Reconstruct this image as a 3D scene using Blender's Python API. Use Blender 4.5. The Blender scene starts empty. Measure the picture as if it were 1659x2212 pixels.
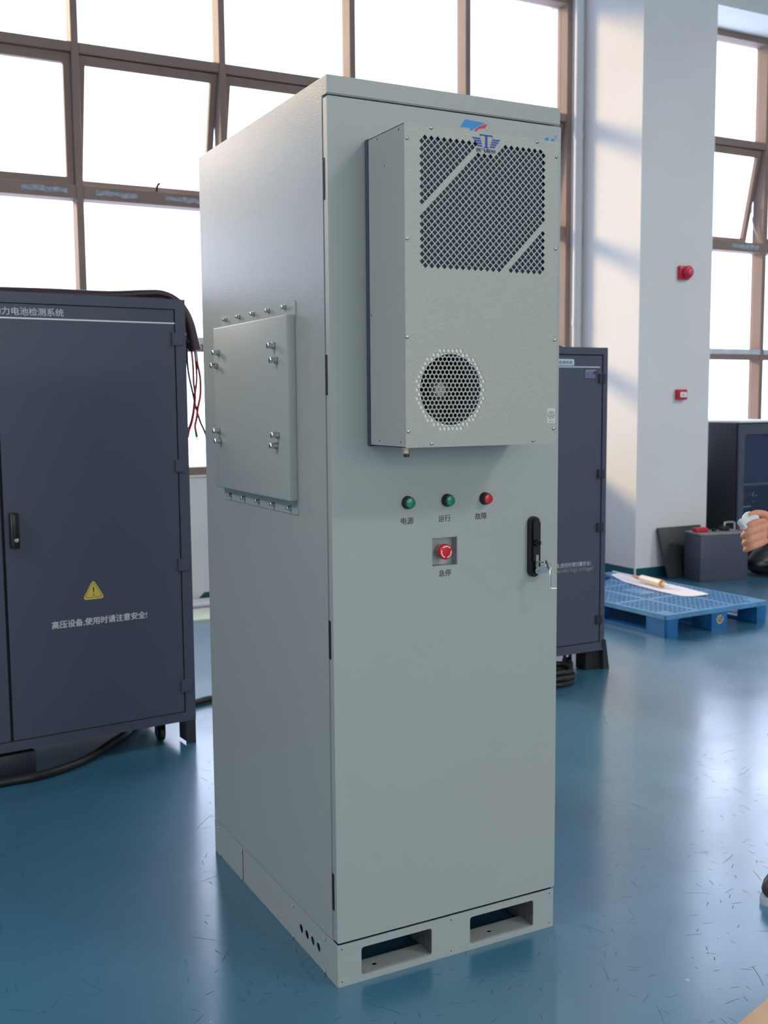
import bpy, bmesh, math, random
from mathutils import Vector, Matrix
from mathutils.geometry import delaunay_2d_cdt
random.seed(7)
sc = bpy.context.scene
COL = sc.collection

# ------------------------------------------------------------------ camera
F_PX, PITCH, YAW, ROLL = 2301.93, -0.103606, 0.48455, -0.007881
fw = Vector((math.sin(YAW)*math.cos(PITCH), math.cos(YAW)*math.cos(PITCH), math.sin(PITCH)))
rt = Vector((math.cos(YAW), -math.sin(YAW), 0.0))
up = rt.cross(fw)
r2 = rt*math.cos(ROLL) + up*math.sin(ROLL)
u2 = -rt*math.sin(ROLL) + up*math.cos(ROLL)
cd = bpy.data.cameras.new('camera'); cam = bpy.data.objects.new('camera', cd); COL.objects.link(cam)
m = Matrix((r2, u2, -fw)).transposed().to_4x4(); m.translation = Vector((-0.9679, -2.0806, 1.3231))
cam.matrix_world = m
cd.sensor_fit = 'HORIZONTAL'; cd.sensor_width = 36.0; cd.lens = F_PX/1659*36.0
cd.clip_start = 0.05; cd.clip_end = 300
cd.dof.use_dof = True; cd.dof.focus_distance = 2.45; cd.dof.aperture_fstop = 9.0
sc.camera = cam

# ------------------------------------------------------------------ world, sun, lamps, exposure
w = bpy.data.worlds.new('hazy_sky'); sc.world = w; w.use_nodes = True
bg = w.node_tree.nodes['Background']
bg.inputs[0].default_value = (0.70, 0.79, 1.0, 1); bg.inputs[1].default_value = 5.0
# added sky gradient: dimmed far left for the column, brighter right for the floor
_n = w.node_tree.nodes; _l = w.node_tree.links
_tc = _n.new('ShaderNodeTexCoord'); _sx = _n.new('ShaderNodeSeparateXYZ'); _l.new(_tc.outputs['Generated'], _sx.inputs[0])
_mr = _n.new('ShaderNodeMapRange'); _mr.inputs[1].default_value = -1; _mr.inputs[2].default_value = 1
_cr = _n.new('ShaderNodeValToRGB'); _e = _cr.color_ramp.elements
_e[0].position = 0.0; _e[0].color = (.09, .09, .09, 1); _e[1].position = .88; _e[1].color = (.70, .70, .70, 1)
for _p, _v in ((.2, .20), (.33, .50), (.65, .48)): _k = _e.new(_p); _k.color = (_v, _v, _v, 1)
_ml = _n.new('ShaderNodeMath'); _ml.operation = 'MULTIPLY'; _ml.inputs[1].default_value = 10
_l.new(_sx.outputs['X'], _mr.inputs[0]); _l.new(_mr.outputs[0], _cr.inputs[0]); _l.new(_cr.outputs[0], _ml.inputs[0]); _l.new(_ml.outputs[0], bg.inputs[1])
sd = bpy.data.lights.new('sun', 'SUN'); sd.energy = 4.6; sd.angle = math.radians(12); sd.color = (1.0, 0.70, 0.34)
sun = bpy.data.objects.new('sun', sd); COL.objects.link(sun)
sun.rotation_euler = Vector((-0.42, 0.89, 0.36)).to_track_quat('Z', 'Y').to_euler()
def area(name, loc, target, sx, sy, power, color=(1, 1, 1), portal=False):
    l = bpy.data.lights.new(name, 'AREA'); l.shape = 'RECTANGLE'; l.size = sx; l.size_y = sy
    l.energy = power; l.color = color
    if portal: l.cycles.is_portal = True
    o = bpy.data.objects.new(name, l); COL.objects.link(o); o.location = loc
    o.rotation_euler = (Vector(target)-Vector(loc)).to_track_quat('-Z', 'Y').to_euler()
    return o
area('window_daylight', (1.2, 4.99, 2.6), (1.2, 0, 2.6), 6.2, 3.6, 1, portal=True)
area('window_daylight', (6.6, 4.99, 2.6), (6.6, 0, 2.6), 3.3, 3.6, 1, portal=True)
# hall ceiling lamp that throws the cooling unit's shadow, plus two added fill lights
area('ceiling_and_fill_light', (3.4, -4.2, 5.0), (3.4, -4.2, 0), 1.3, 0.9, 130, (1.0, 0.97, 0.93))
area('ceiling_and_fill_light', (-4.6, -0.4, 5.0), (-4.6, -0.4, 0), 1.3, 0.9, 170, (1.0, 0.97, 0.93))  # added fill for the grey cabinet's left side
area('ceiling_and_fill_light', (7.5, -0.5, 5.0), (7.5, -0.5, 0), 1.3, 0.9, 170, (1.0, 0.97, 0.93))  # added fill for the column and background
# unseen fill light added before the solid rear wall to lift front faces
area('rear_fill_light', (0.5, -8.9, 2.7), (0.5, 0, 2.2), 9.0, 3.2, 250, (1.0, 0.99, 0.95))
sc.view_settings.view_transform = 'Standard'; sc.view_settings.look = 'None'
sc.view_settings.exposure = 0.0; sc.view_settings.gamma = 1.0
sc.view_settings.use_curve_mapping = False
sc.cycles.use_denoising = True
sc.cycles.max_bounces = 8; sc.cycles.transparent_max_bounces = 12

# ------------------------------------------------------------------ materials
def lin(c):
    return tuple(((v/255)/12.92 if v/255 <= 0.04045 else ((v/255+0.055)/1.055)**2.4) for v in c)
MATS = {}
def mat(name, rgb, rough=0.5, metal=0.0, spec=0.5, bump=None, vary=None, coat=0.0, emit=0.0):
    """rgb in sRGB 0-255; bump=(scale, strength, distance); vary=(scale, amount)"""
    if name in MATS: return MATS[name]
    M = bpy.data.materials.new(name); M.use_nodes = True; nt = M.node_tree; b = nt.nodes['Principled BSDF']
    c = lin(rgb); b.inputs['Base Color'].default_value = (*c, 1)
    b.inputs['Roughness'].default_value = rough; b.inputs['Metallic'].default_value = metal
    b.inputs['Specular IOR Level'].default_value = spec; b.inputs['Coat Weight'].default_value = coat
    tc = nt.nodes.new('ShaderNodeTexCoord')
    if vary:
        n = nt.nodes.new('ShaderNodeTexNoise'); n.inputs['Scale'].default_value = vary[0]; n.inputs['Detail'].default_value = 4
        nt.links.new(tc.outputs['Object'], n.inputs['Vector'])
        r = nt.nodes.new('ShaderNodeValToRGB'); a = vary[1]
        r.color_ramp.elements[0].position = 0.3; r.color_ramp.elements[1].position = 0.7
        r.color_ramp.elements[0].color = (*[v*(1-a) for v in c], 1); r.color_ramp.elements[1].color = (*[min(1, v*(1+a)) for v in c], 1)
        nt.links.new(n.outputs['Fac'], r.inputs['Fac']); nt.links.new(r.outputs['Color'], b.inputs['Base Color'])
    if bump:
        n = nt.nodes.new('ShaderNodeTexNoise'); n.inputs['Scale'].default_value = bump[0]; n.inputs['Detail'].default_value = 2
        nt.links.new(tc.outputs['Object'], n.inputs['Vector'])
        bp = nt.nodes.new('ShaderNodeBump'); bp.inputs['Strength'].default_value = bump[1]; bp.inputs['Distance'].default_value = bump[2]
        nt.links.new(n.outputs['Fac'], bp.inputs['Height']); nt.links.new(bp.outputs['Normal'], b.inputs['Normal'])
    MATS[name] = M
    return M
PAINT = mat('light_grey_orange_peel_paint', (164, 171, 170), 0.31, bump=(260, 0.35, 0.001))
PAINT_S = mat('light_grey_smooth_paint', (164, 172, 171), 0.42, bump=(520, 0.12, 0.0006))
PAINT_AC = mat('light_grey_wrinkle_paint', (172, 176, 170), 0.32, bump=(330, 0.85, 0.0012))
GAP = mat('black_gasket_rubber', (24, 26, 30), 0.7)
GASKET = mat('blue_grey_seal', (62, 72, 92), 0.6)
DARK = mat('charcoal_powder_coat', (70, 76, 94), 0.46, bump=(700, 0.25, 0.0005))
DARK2 = mat('charcoal_smooth_metal', (40, 43, 52), 0.5)
BLACK = mat('black_plastic', (22, 24, 28), 0.32)
RUBBER = mat('black_rubber', (26, 25, 27), 0.45)
SLEEVE = mat('dark_purple_cable_sleeve', (58, 34, 44), 0.38, bump=(300, 0.4, 0.001))
CHROME = mat('bright_zinc_steel', (205, 208, 205), 0.22, 1.0)
STEEL = mat('brushed_steel', (178, 180, 180), 0.35, 1.0)
GALV = mat('dusty_galvanised_steel', (150, 148, 150), 0.55, 0.6, vary=(40, 0.3))
BRASS = mat('nickel_brass', (205, 195, 175), 0.3, 1.0)
REDB = mat('red_button_plastic', (205, 22, 40), 0.3)
REDL = mat('red_lamp_lens', (190, 24, 44), 0.25, coat=0.3)
GREENL = mat('green_lamp_lens', (0, 128, 92), 0.25, coat=0.3)
WHITE = mat('white_print', (232, 234, 236), 0.5)
INK = mat('black_print', (40, 48, 52), 0.5)
BLUEINK = mat('blue_print', (38, 62, 160), 0.45)
SKYINK = mat('sky_blue_print', (32, 136, 205), 0.4)
REDINK = mat('crimson_print', (196, 40, 72), 0.4)
PALEINK = mat('pale_blue_print', (128, 168, 205), 0.4)
STICKER = mat('sticker_paper', (206, 208, 204), 0.5)
LABELP = mat('pale_label_plate', (190, 208, 222), 0.4)
YELLOW = mat('yellow_warning_print', (226, 196, 84), 0.45)
FRAME = mat('bronze_window_frame', (140, 122, 114), 0.6, spec=0.12, vary=(3, 0.08))
FRAME_P = mat('peeling_tape_residue', (150, 160, 174), 0.7, vary=(35, 0.35))
FRAME_W = mat('pale_frame_strip', (196, 204, 212), 0.55, vary=(14, 0.1))
WALL = mat('white_wall_paint', (218, 220, 222), 0.7, bump=(90, 0.08, 0.001), vary=(2.2, 0.025))
CEIL = mat('ceiling_paint', (205, 205, 203), 0.8)
TEAL = mat('teal_skirting_paint', (22, 82, 96), 0.4, vary=(9, 0.18))
PLASTIC_B = mat('blue_pallet_plastic', (28, 100, 158), 0.36, vary=(14, 0.16), bump=(120, 0.2, 0.001))
PVC = mat('white_pvc', (205, 208, 212), 0.65, spec=.25)
FOAM = mat('white_foam_sheet', (236, 232, 236), 0.7, bump=(160, 0.4, 0.002))
FOAM_Y = mat('pale_yellow_board', (226, 236, 206), 0.4)
TUBEP = mat('cream_cartridge_plastic', (240, 226, 204), 0.35)
ORANGE = mat('amber_plastic', (222, 140, 60), 0.35)
CLOTHB = mat('navy_cloth', (32, 58, 116), 0.85, vary=(60, 0.4))
REDP = mat('red_alarm_plastic', (200, 30, 56), 0.35)
REDP2 = mat('pinkish_red_lens', (216, 84, 118), 0.2)
GOLD = mat('gold_print', (206, 170, 84), 0.4)
WOOD = mat('plain_plywood', (205, 168, 132), 0.6, vary=(8, 0.15))
SKIN = mat('skin', (214, 150, 122), 0.5, spec=0.4)
PAPER = mat('white_tissue', (215, 222, 230), 0.8, bump=(80, 0.6, 0.003))
SHIRT = mat('grey_work_jacket', (92, 96, 104), 0.85)
TROUSER = mat('dark_trousers', (44, 46, 54), 0.85)
SHOEM = mat('brown_shoe_leather', (70, 54, 46), 0.5)
SOLE = mat('pale_shoe_sole', (172, 186, 198), 0.6)
HAIR = mat('black_hair', (22, 20, 20), 0.6)
FINS = mat('dark_blue_condenser_fins', (26, 52, 76), 0.5, bump=(900, 0.5, 0.001), vary=(60, 0.25))
INSIDE = mat('dark_cavity_paint', (22, 24, 30), 0.7)
REDCAB = mat('red_cable', (196, 52, 40), 0.45)
GREENT = mat('green_tape', (70, 120, 105), 0.5)
SCREEN = mat('dull_display', (92, 128, 150), 0.25)

def floor_mat():
    M = bpy.data.materials.new('teal_epoxy_floor'); M.use_nodes = True; nt = M.node_tree; b = nt.nodes['Principled BSDF']
    N, L = nt.nodes, nt.links
    tc = N.new('ShaderNodeTexCoord')
    n1 = N.new('ShaderNodeTexNoise'); n1.inputs['Scale'].default_value = 1.3; n1.inputs['Detail'].default_value = 5
    L.new(tc.outputs['Object'], n1.inputs['Vector'])
    r1 = N.new('ShaderNodeValToRGB'); r1.color_ramp.elements[0].position = .3; r1.color_ramp.elements[1].position = .7
    r1.color_ramp.elements[0].color = (*lin((36, 96, 124)), 1); r1.color_ramp.elements[1].color = (*lin((48, 114, 142)), 1)
    L.new(n1.outputs['Fac'], r1.inputs['Fac'])
    # short scratches: one dash of random length and direction per Voronoi cell
    def dashes(scale, off, ln, wd, keep):
        mp = N.new('ShaderNodeMapping'); mp.inputs['Scale'].default_value = (scale, scale, 0); mp.inputs['Location'].default_value = (off, off*.7, 0)
        L.new(tc.outputs['Object'], mp.inputs['Vector'])
        v = N.new('ShaderNodeTexVoronoi'); v.voronoi_dimensions = '2D'; v.inputs['Scale'].default_value = 1
        L.new(mp.outputs['Vector'], v.inputs['Vector'])
        d = N.new('ShaderNodeVectorMath'); d.operation = 'SUBTRACT'; L.new(mp.outputs['Vector'], d.inputs[0]); L.new(v.outputs['Position'], d.inputs[1])
        c = N.new('ShaderNodeSeparateColor'); L.new(v.outputs['Color'], c.inputs[0])
        def M2(op, a, b):
            n = N.new('ShaderNodeMath'); n.operation = op
            for k, q in enumerate((a, b)):
                if isinstance(q, (int, float)): n.inputs[k].default_value = q
                elif q is not None: L.new(q, n.inputs[k])
            return n.outputs[0]
        rot = N.new('ShaderNodeVectorRotate'); rot.rotation_type = 'Z_AXIS'; L.new(d.outputs[0], rot.inputs['Vector'])
        L.new(M2('MULTIPLY', c.outputs[0], 6.28), rot.inputs['Angle'])
        sp = N.new('ShaderNodeSeparateXYZ'); L.new(rot.outputs[0], sp.inputs[0])
        ax = M2('ABSOLUTE', sp.outputs[0], None); lim = M2('MULTIPLY', c.outputs[1], ln)
        bow = M2('MULTIPLY', M2('MULTIPLY', sp.outputs[0], sp.outputs[0]), .16)
        ay = M2('ABSOLUTE', M2('SUBTRACT', sp.outputs[1], bow), None)
        inx = M2('LESS_THAN', ax, lim); iny = M2('LESS_THAN', ay, wd); kp = M2('LESS_THAN', c.outputs[2], keep)
        return M2('MULTIPLY', M2('MULTIPLY', inx, iny), kp)
    s1 = dashes(10, 3.1, .40, .011, .45); s2 = dashes(24, 8.7, .34, .030, .45); s3 = dashes(3.7, 1.3, .46, .0042, .5)
    a = N.new('ShaderNodeMath'); a.operation = 'MAXIMUM'; L.new(s1, a.inputs[0]); L.new(s2, a.inputs[1])
    a2 = N.new('ShaderNodeMath'); a2.operation = 'MAXIMUM'; L.new(a.outputs[0], a2.inputs[0]); L.new(s3, a2.inputs[1])
    cw = N.new('ShaderNodeMapRange'); cw.inputs[3].default_value = 1.0; cw.inputs[4].default_value = .3
    L.new(a2.outputs[0], cw.inputs[0])
    # pale flecks
    v = N.new('ShaderNodeTexVoronoi'); v.inputs['Scale'].default_value = 6
    L.new(tc.outputs['Object'], v.inputs['Vector'])
    rv = N.new('ShaderNodeValToRGB'); rv.color_ramp.elements[0].position = 0.022; rv.color_ramp.elements[1].position = 0.034
    rv.color_ramp.elements[0].color = (1, 1, 1, 1); rv.color_ramp.elements[1].color = (0, 0, 0, 1)
    L.new(v.outputs['Distance'], rv.inputs['Fac'])
    mx = N.new('ShaderNodeMix'); mx.data_type = 'RGBA'
    L.new(rv.outputs['Color'], mx.inputs[0]); L.new(r1.outputs['Color'], mx.inputs[6]); mx.inputs[7].default_value = (*lin((120, 150, 165)), 1)
    mx2 = N.new('ShaderNodeMix'); mx2.data_type = 'RGBA'
    ml = N.new('ShaderNodeMath'); ml.operation = 'MULTIPLY'; ml.inputs[1].default_value = 0.6
    L.new(a2.outputs[0], ml.inputs[0])
    L.new(ml.outputs[0], mx2.inputs[0]); L.new(mx.outputs[2], mx2.inputs[6]); mx2.inputs[7].default_value = (*lin((24, 52, 66)), 1)
    L.new(mx2.outputs[2], b.inputs['Base Color'])
    n2 = N.new('ShaderNodeTexNoise'); n2.inputs['Scale'].default_value = 2.6; n2.inputs['Detail'].default_value = 6
    L.new(tc.outputs['Object'], n2.inputs['Vector'])
    mr = N.new('ShaderNodeMapRange'); mr.inputs[1].default_value = .3; mr.inputs[2].default_value = .7
    mr.inputs[3].default_value = .15; mr.inputs[4].default_value = .23
    L.new(n2.outputs['Fac'], mr.inputs[0])
    ad = N.new('ShaderNodeMath'); ad.operation = 'ADD'; L.new(mr.outputs[0], ad.inputs[0])
    ml2 = N.new('ShaderNodeMath'); ml2.operation = 'MULTIPLY'; ml2.inputs[1].default_value = 0.2; L.new(a2.outputs[0], ml2.inputs[0])
    L.new(ml2.outputs[0], ad.inputs[1]); b.inputs['Roughness'].default_value = 0.5
    b.inputs['Specular IOR Level'].default_value = 1.0
    L.new(cw.outputs[0], b.inputs['Coat Weight']); b.inputs['Coat IOR'].default_value = 1.65
    L.new(ad.outputs[0], b.inputs['Coat Roughness'])
    n3 = N.new('ShaderNodeTexNoise'); n3.inputs['Scale'].default_value = 5; n3.inputs['Detail'].default_value = 8
    L.new(tc.outputs['Object'], n3.inputs['Vector'])
    bp = N.new('ShaderNodeBump'); bp.inputs['Strength'].default_value = .06; bp.inputs['Distance'].default_value = .003
    L.new(n3.outputs['Fac'], bp.inputs['Height']); L.new(bp.outputs['Normal'], b.inputs['Normal'])
    return M
FLOOR = floor_mat()
def glass_mat(name, tint, gloss):
    M = bpy.data.materials.new(name); M.use_nodes = True; nt = M.node_tree; N, L = nt.nodes, nt.links
    N.remove(N['Principled BSDF']); out = N['Material Output']
    t = N.new('ShaderNodeBsdfTransparent'); t.inputs[0].default_value = (*tint, 1)
    g = N.new('ShaderNodeBsdfGlossy'); g.inputs['Roughness'].default_value = .02
    fr = N.new('ShaderNodeFresnel'); fr.inputs['IOR'].default_value = gloss
    ge = N.new('ShaderNodeNewGeometry'); sb = N.new('ShaderNodeMath'); sb.operation = 'SUBTRACT'; sb.inputs[0].default_value = 1.0
    mu = N.new('ShaderNodeMath'); mu.operation = 'MULTIPLY'; L.new(ge.outputs['Backfacing'], sb.inputs[1]); L.new(sb.outputs[0], mu.inputs[0]); L.new(fr.outputs[0], mu.inputs[1])
    mx = N.new('ShaderNodeMixShader'); L.new(mu.outputs[0], mx.inputs[0]); L.new(t.outputs[0], mx.inputs[1]); L.new(g.outputs[0], mx.inputs[2])
    L.new(mx.outputs[0], out.inputs['Surface']); return M
GLASS = glass_mat('window_glass', (.97, .97, .98), 1.6)
GLASS_R = glass_mat('smoked_door_glass', (.66, .72, .80), 1.5)

# ------------------------------------------------------------------ mesh helpers
def merge(bm, tmp, M=None):
    if M is not None: bmesh.ops.transform(tmp, matrix=M, verts=tmp.verts)
    me = bpy.data.meshes.new('t'); tmp.to_mesh(me); tmp.free(); bm.from_mesh(me); bpy.data.meshes.remove(me)
def box(bm, x0, x1, y0, y1, z0, z1, bev=0.0, seg=2, M=None):
    t = bmesh.new()
    vs = [t.verts.new((x, y, z)) for x in (x0, x1) for y in (y0, y1) for z in (z0, z1)]
    for f in ((0, 1, 3, 2), (4, 6, 7, 5), (0, 4, 5, 1), (2, 3, 7, 6), (0, 2, 6, 4), (1, 5, 7, 3)): t.faces.new([vs[i] for i in f])
    bmesh.ops.recalc_face_normals(t, faces=t.faces)
    if bev: bmesh.ops.bevel(t, geom=t.edges[:], offset=bev, segments=seg, affect='EDGES', profile=.5)
    merge(bm, t, M)
def frame_of(d):
    d = Vector(d).normalized(); a = Vector((0, 0, 1)) if abs(d.z) < .9 else Vector((1, 0, 0))
    u = a.cross(d).normalized(); return u, d.cross(u), d
def lathe(bm, origin, axis, prof, seg=24):
    """prof: list of (r, h) along axis; r==0 ends are closed to a point, otherwise capped"""
    u, v, d = frame_of(axis); o = Vector(origin); rings = []
    for r, h in prof:
        if r < 1e-6: rings.append([bm.verts.new(o+d*h)])
        else: rings.append([bm.verts.new(o+d*h+(u*math.cos(2*math.pi*i/seg)+v*math.sin(2*math.pi*i/seg))*r) for i in range(seg)])
    for A, B in zip(rings, rings[1:]):
        for i in range(seg):
            j = (i+1) % seg
            if len(A) == 1 and len(B) == 1: continue
            if len(A) == 1: bm.faces.new((A[0], B[j], B[i]))
            elif len(B) == 1: bm.faces.new((A[i], A[j], B[0]))
            else: bm.faces.new((A[i], A[j], B[j], B[i]))
    if len(rings[0]) > 1: bm.faces.new(list(reversed(rings[0])))
    if len(rings[-1]) > 1: bm.faces.new(rings[-1])
def cyl(bm, p0, p1, r, seg=20, r1=None):
    d = Vector(p1)-Vector(p0); lathe(bm, p0, d, [(r, 0), (r if r1 is None else r1, d.length)], seg)
def smooth_path(pts, n=8):
    P = [Vector(p) for p in pts]; out = []
    for i in range(len(P)-1):
        a, b, c, d = P[max(i-1, 0)], P[i], P[i+1], P[min(i+2, len(P)-1)]
        for k in range(n):
            t = k/n
            out.append(.5*((2*b)+(c-a)*t+(2*a-5*b+4*c-d)*t*t+(3*b-a-3*c+d)*t**3))
    out.append(P[-1]); return out
def tube(bm, pts, r, seg=10, n=8, rad=None):
    P = smooth_path(pts, n) if n > 1 else [Vector(p) for p in pts]
    prev = None; rings = []
    for i, p in enumerate(P):
        d = (P[min(i+1, len(P)-1)]-P[max(i-1, 0)]).normalized()
        if prev is None: u, v, _ = frame_of(d)
        else:
            u = (prev-d*prev.dot(d)).normalized(); v = d.cross(u)
        prev = u; rr = r if rad is None else rad(i/(len(P)-1))
        rings.append([bm.verts.new(p+(u*math.cos(2*math.pi*k/seg)+v*math.sin(2*math.pi*k/seg))*rr) for k in range(seg)])
    for A, B in zip(rings, rings[1:]):
        for k in range(seg): bm.faces.new((A[k], A[(k+1) % seg], B[(k+1) % seg], B[k]))
    bm.faces.new(list(reversed(rings[0]))); bm.faces.new(rings[-1])
def circle(cx, cy, r, n=16, ph=0): return [(cx+r*math.cos(2*math.pi*i/n+ph), cy+r*math.sin(2*math.pi*i/n+ph)) for i in range(n)]
def rrect(x0, x1, z0, z1, r, n=5):
    out = []
    for cx, cz, a in ((x1-r, z1-r, 0), (x0+r, z1-r, 90), (x0+r, z0+r, 180), (x1-r, z0+r, 270)):
        for i in range(n+1):
            t = math.radians(a+90*i/n); out.append((cx+r*math.cos(t), cz+r*math.sin(t)))
    return out
def rect(x0, x1, z0, z1): return [(x0, z0), (x1, z0), (x1, z1), (x0, z1)]
def plate(bm, outer, holes, O, U, V, th):
    """flat sheet with holes; front face at O + aU + bV facing UxV, thickness th backwards"""
    O, U, V = Vector(O), Vector(U), Vector(V); Nn = U.cross(V)
    pts, edges, grp = [], [], []; loops = [outer]+list(holes)
    for li, L in enumerate(loops):
        s = len(pts); pts += [Vector(p) for p in L]; grp += [li]*len(L)
        edges += [(s+i, s+(i+1) % len(L)) for i in range(len(L))]
    if not holes:
        tris = [list(range(len(outer)))]; ov, og = pts, grp
        area2 = sum(pts[i].x*pts[(i+1) % len(pts)].y-pts[(i+1) % len(pts)].x*pts[i].y for i in range(len(pts)))
        if area2 < 0: tris[0].reverse()
    else:
        vo, eo, fo, ovr, _, _ = delaunay_2d_cdt(pts, edges, [], 1, 1e-7, True)
        ov = vo; og = [grp[x[0]] for x in ovr]; tris = []
        for f in fo:
            g = {og[i] for i in f}
            if len(g) == 1 and 0 not in g: continue
            a, b, c = (vo[i] for i in f[:3])
            tris.append(list(f) if (b-a).cross(c-a) > 0 else list(reversed(f)))
    fr = [bm.verts.new(O+U*p.x+V*p.y) for p in ov]; bk = [bm.verts.new(O+U*p.x+V*p.y-Nn*th) for p in ov]
    cnt = {}
    for f in tris:
        bm.faces.new([fr[i] for i in f]); bm.faces.new([bk[i] for i in reversed(f)])
        for i in range(len(f)): cnt[(f[i], f[(i+1) % len(f)])] = 1
    for (a, b) in cnt:
        if (b, a) not in cnt: bm.faces.new((fr[b], fr[a], bk[a], bk[b]))
def wallplate(bm, outer, holes, y, th):      # faces -y, coordinates (x, z)
    plate(bm, outer, holes, (0, y, 0), (1, 0, 0), (0, 0, 1), th)
def sideplate(bm, outer, holes, x, th):      # faces -x, coordinates (-y, z)
    plate(bm, outer, holes, (x, 0, 0), (0, -1, 0), (0, 0, 1), th)
def topplate(bm, outer, holes, z, th):       # faces +z, coordinates (x, y)
    plate(bm, outer, holes, (0, 0, z), (1, 0, 0), (0, 1, 0), th)

# ------------------------------------------------------------------ object helpers
def link(name, me, parent=None):
    o = bpy.data.objects.new(name, me); COL.objects.link(o)
    if parent is not None: o.parent = parent
    return o
def obj(name, bm, m_, parent=None, smooth=30, label=None):
    me = bpy.data.meshes.new(name); bm.to_mesh(me); bm.free(); me.materials.append(m_)
    if smooth:
        me.shade_smooth(); me.set_sharp_from_angle(angle=math.radians(smooth))
    o = link(name, me, parent)
    if label: o['label'] = label
    return o
def tag(o, label, cat, group=None):
    o['label'] = label; o['category'] = cat
    if group: o['group'] = group
    return o
def thing(name, label, cat, loc=(0, 0, 0), rz=0.0, group=None):
    o = link(name, None); o.location = loc; o.rotation_euler = (0, 0, rz); o.empty_display_size = .1
    return tag(o, label, cat, group)
def struct(name, bm, m_, parent=None, smooth=30):
    o = obj(name, bm, m_, parent, smooth)
    if parent is None: o['kind'] = 'structure'
    return o
def B(): return bmesh.new()
def boxobj(name, m_, parent, *a, bev=0.0, seg=2, M=None, label=None):
    bm = B(); box(bm, *a, bev=bev, seg=seg, M=M); return obj(name, bm, m_, parent, label=label)
def text(name, s, parent, m_, x0, x1, z0, z1, y, bold=0.0, label=None, shear=0.0, depth=.0006, thick=0.0):
    cu = bpy.data.curves.new('t', 'FONT'); cu.body = s; cu.offset = bold; cu.extrude = .02; cu.shear = shear; cu.resolution_u = 3
    t = bpy.data.objects.new('t', cu); COL.objects.link(t)
    dg = bpy.context.evaluated_depsgraph_get(); dg.update()
    me = bpy.data.meshes.new_from_object(t.evaluated_get(dg))
    bpy.data.objects.remove(t); bpy.data.curves.remove(cu)
    xs = [v.co.x for v in me.vertices]; ys = [v.co.y for v in me.vertices]
    sx = (x1-x0)/(max(xs)-min(xs)); sy = (z1-z0)/(max(ys)-min(ys))
    for v in me.vertices:
        v.co = Vector((x0+(v.co.x-min(xs))*sx, y-(v.co.z+.02)/.04*depth, z0+(v.co.y-min(ys))*sy))
    if thick:
        tb = bmesh.new(); tb.from_mesh(me); src = tb.verts[:] + tb.edges[:] + tb.faces[:]
        for dx, dz in ((thick, 0), (-thick, 0), (0, thick*.7), (0, -thick*.7)):
            dup = bmesh.ops.duplicate(tb, geom=src)['geom']
            bmesh.ops.translate(tb, vec=(dx, -.00002*(1+abs(dz)/thick), dz), verts=[g for g in dup if isinstance(g, bmesh.types.BMVert)])
        tb.to_mesh(me); tb.free()
    me.name = name; me.materials.clear(); me.materials.append(m_)
    o = link(name, me, parent)
    if label: o['label'] = label
    return o
def poly(bm, pts, y, th=.0006):
    wallplate(bm, pts, [], y-th, th)
def screw(bm, p, d, r, h):
    lathe(bm, p, d, [(r, 0), (r, h*.45), (r*.75, h*.85), (r*.35, h), (r*.35, h*.7), (0, h*.7)], 14)
def hexbolt(bm, p, d, r, h):
    p = Vector(p); d = Vector(d).normalized()
    lathe(bm, p, d, [(r*1.25, 0), (r*1.25, h*.12), (r*.9, h*.12), (r*1.1, h*.16), (r*1.1, h*.34), (r*.8, h*.36), (r*.8, h*.42)], 20)
    lathe(bm, p+d*h*.42, d, [(r, 0), (r, h*.52), (r*.85, h*.58), (r*.45, h*.58), (r*.45, h*.48), (0, h*.48)], 6)

# ================================================================== THE SETTING
YW = 4.77                                           # inner face of the window wall
bm = B(); box(bm, -8, 12, -9.2, 5.05, -.1, 0); struct('floor', bm, FLOOR)
bm = B(); box(bm, -8, 12, -9.2, 5.05, 5.2, 5.3); struct('ceiling', bm, CEIL)
bm = B(); box(bm, -8.2, -8, -9.2, 5.05, -.1, 5.3); struct('wall_left', bm, WALL)
bm = B(); box(bm, 12, 12.2, -9.2, 5.05, -.1, 5.3); struct('wall_right', bm, WALL)
bm = B(); box(bm, -8.2, 12.2, -9.4, -9.2, -.1, 5.3); struct('wall_back', bm, WALL)
# window wall with its two openings
Z0, Z1 = 0.842, 4.387
XL0, XL1, XR0, XR1 = -1.9, 4.307, 5.005, 8.2
bm = B(); wallplate(bm, rect(-8, 12, 0, 5.2), [rect(XL0, XL1, Z0, Z1), rect(XR0, XR1, Z0, Z1)], YW, .28); struct('wall_front', bm, WALL)
bm = B(); box(bm, XL0, 5.0, YW-.012, YW+.02, Z0-.012, Z0+.001, .002); struct('trim_1', bm, mat('sill_edge', (226, 220, 212), .5))
bm = B(); box(bm, -8, 12, 4.38, YW, 4.388, 5.2); struct('trim_2', bm, WALL)     # beam over the windows
bm = B(); box(bm, 4.307, 5.005, 3.96, YW, 0, 4.388); struct('trim_3', bm, WALL)     # square column
bm = B()
wallplate(bm, [(1.215, .003), (4.307, .003), (4.307, .05), (1.262, .05)], [], YW-.004, .004)
wallplate(bm, rect(4.318, 5.008, .0, .074), [], 3.956, .004)
sideplate(bm, rect(-YW, -3.972, 0, .074), [], 4.303, .004)
struct('baseboard_front', bm, TEAL)

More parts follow.
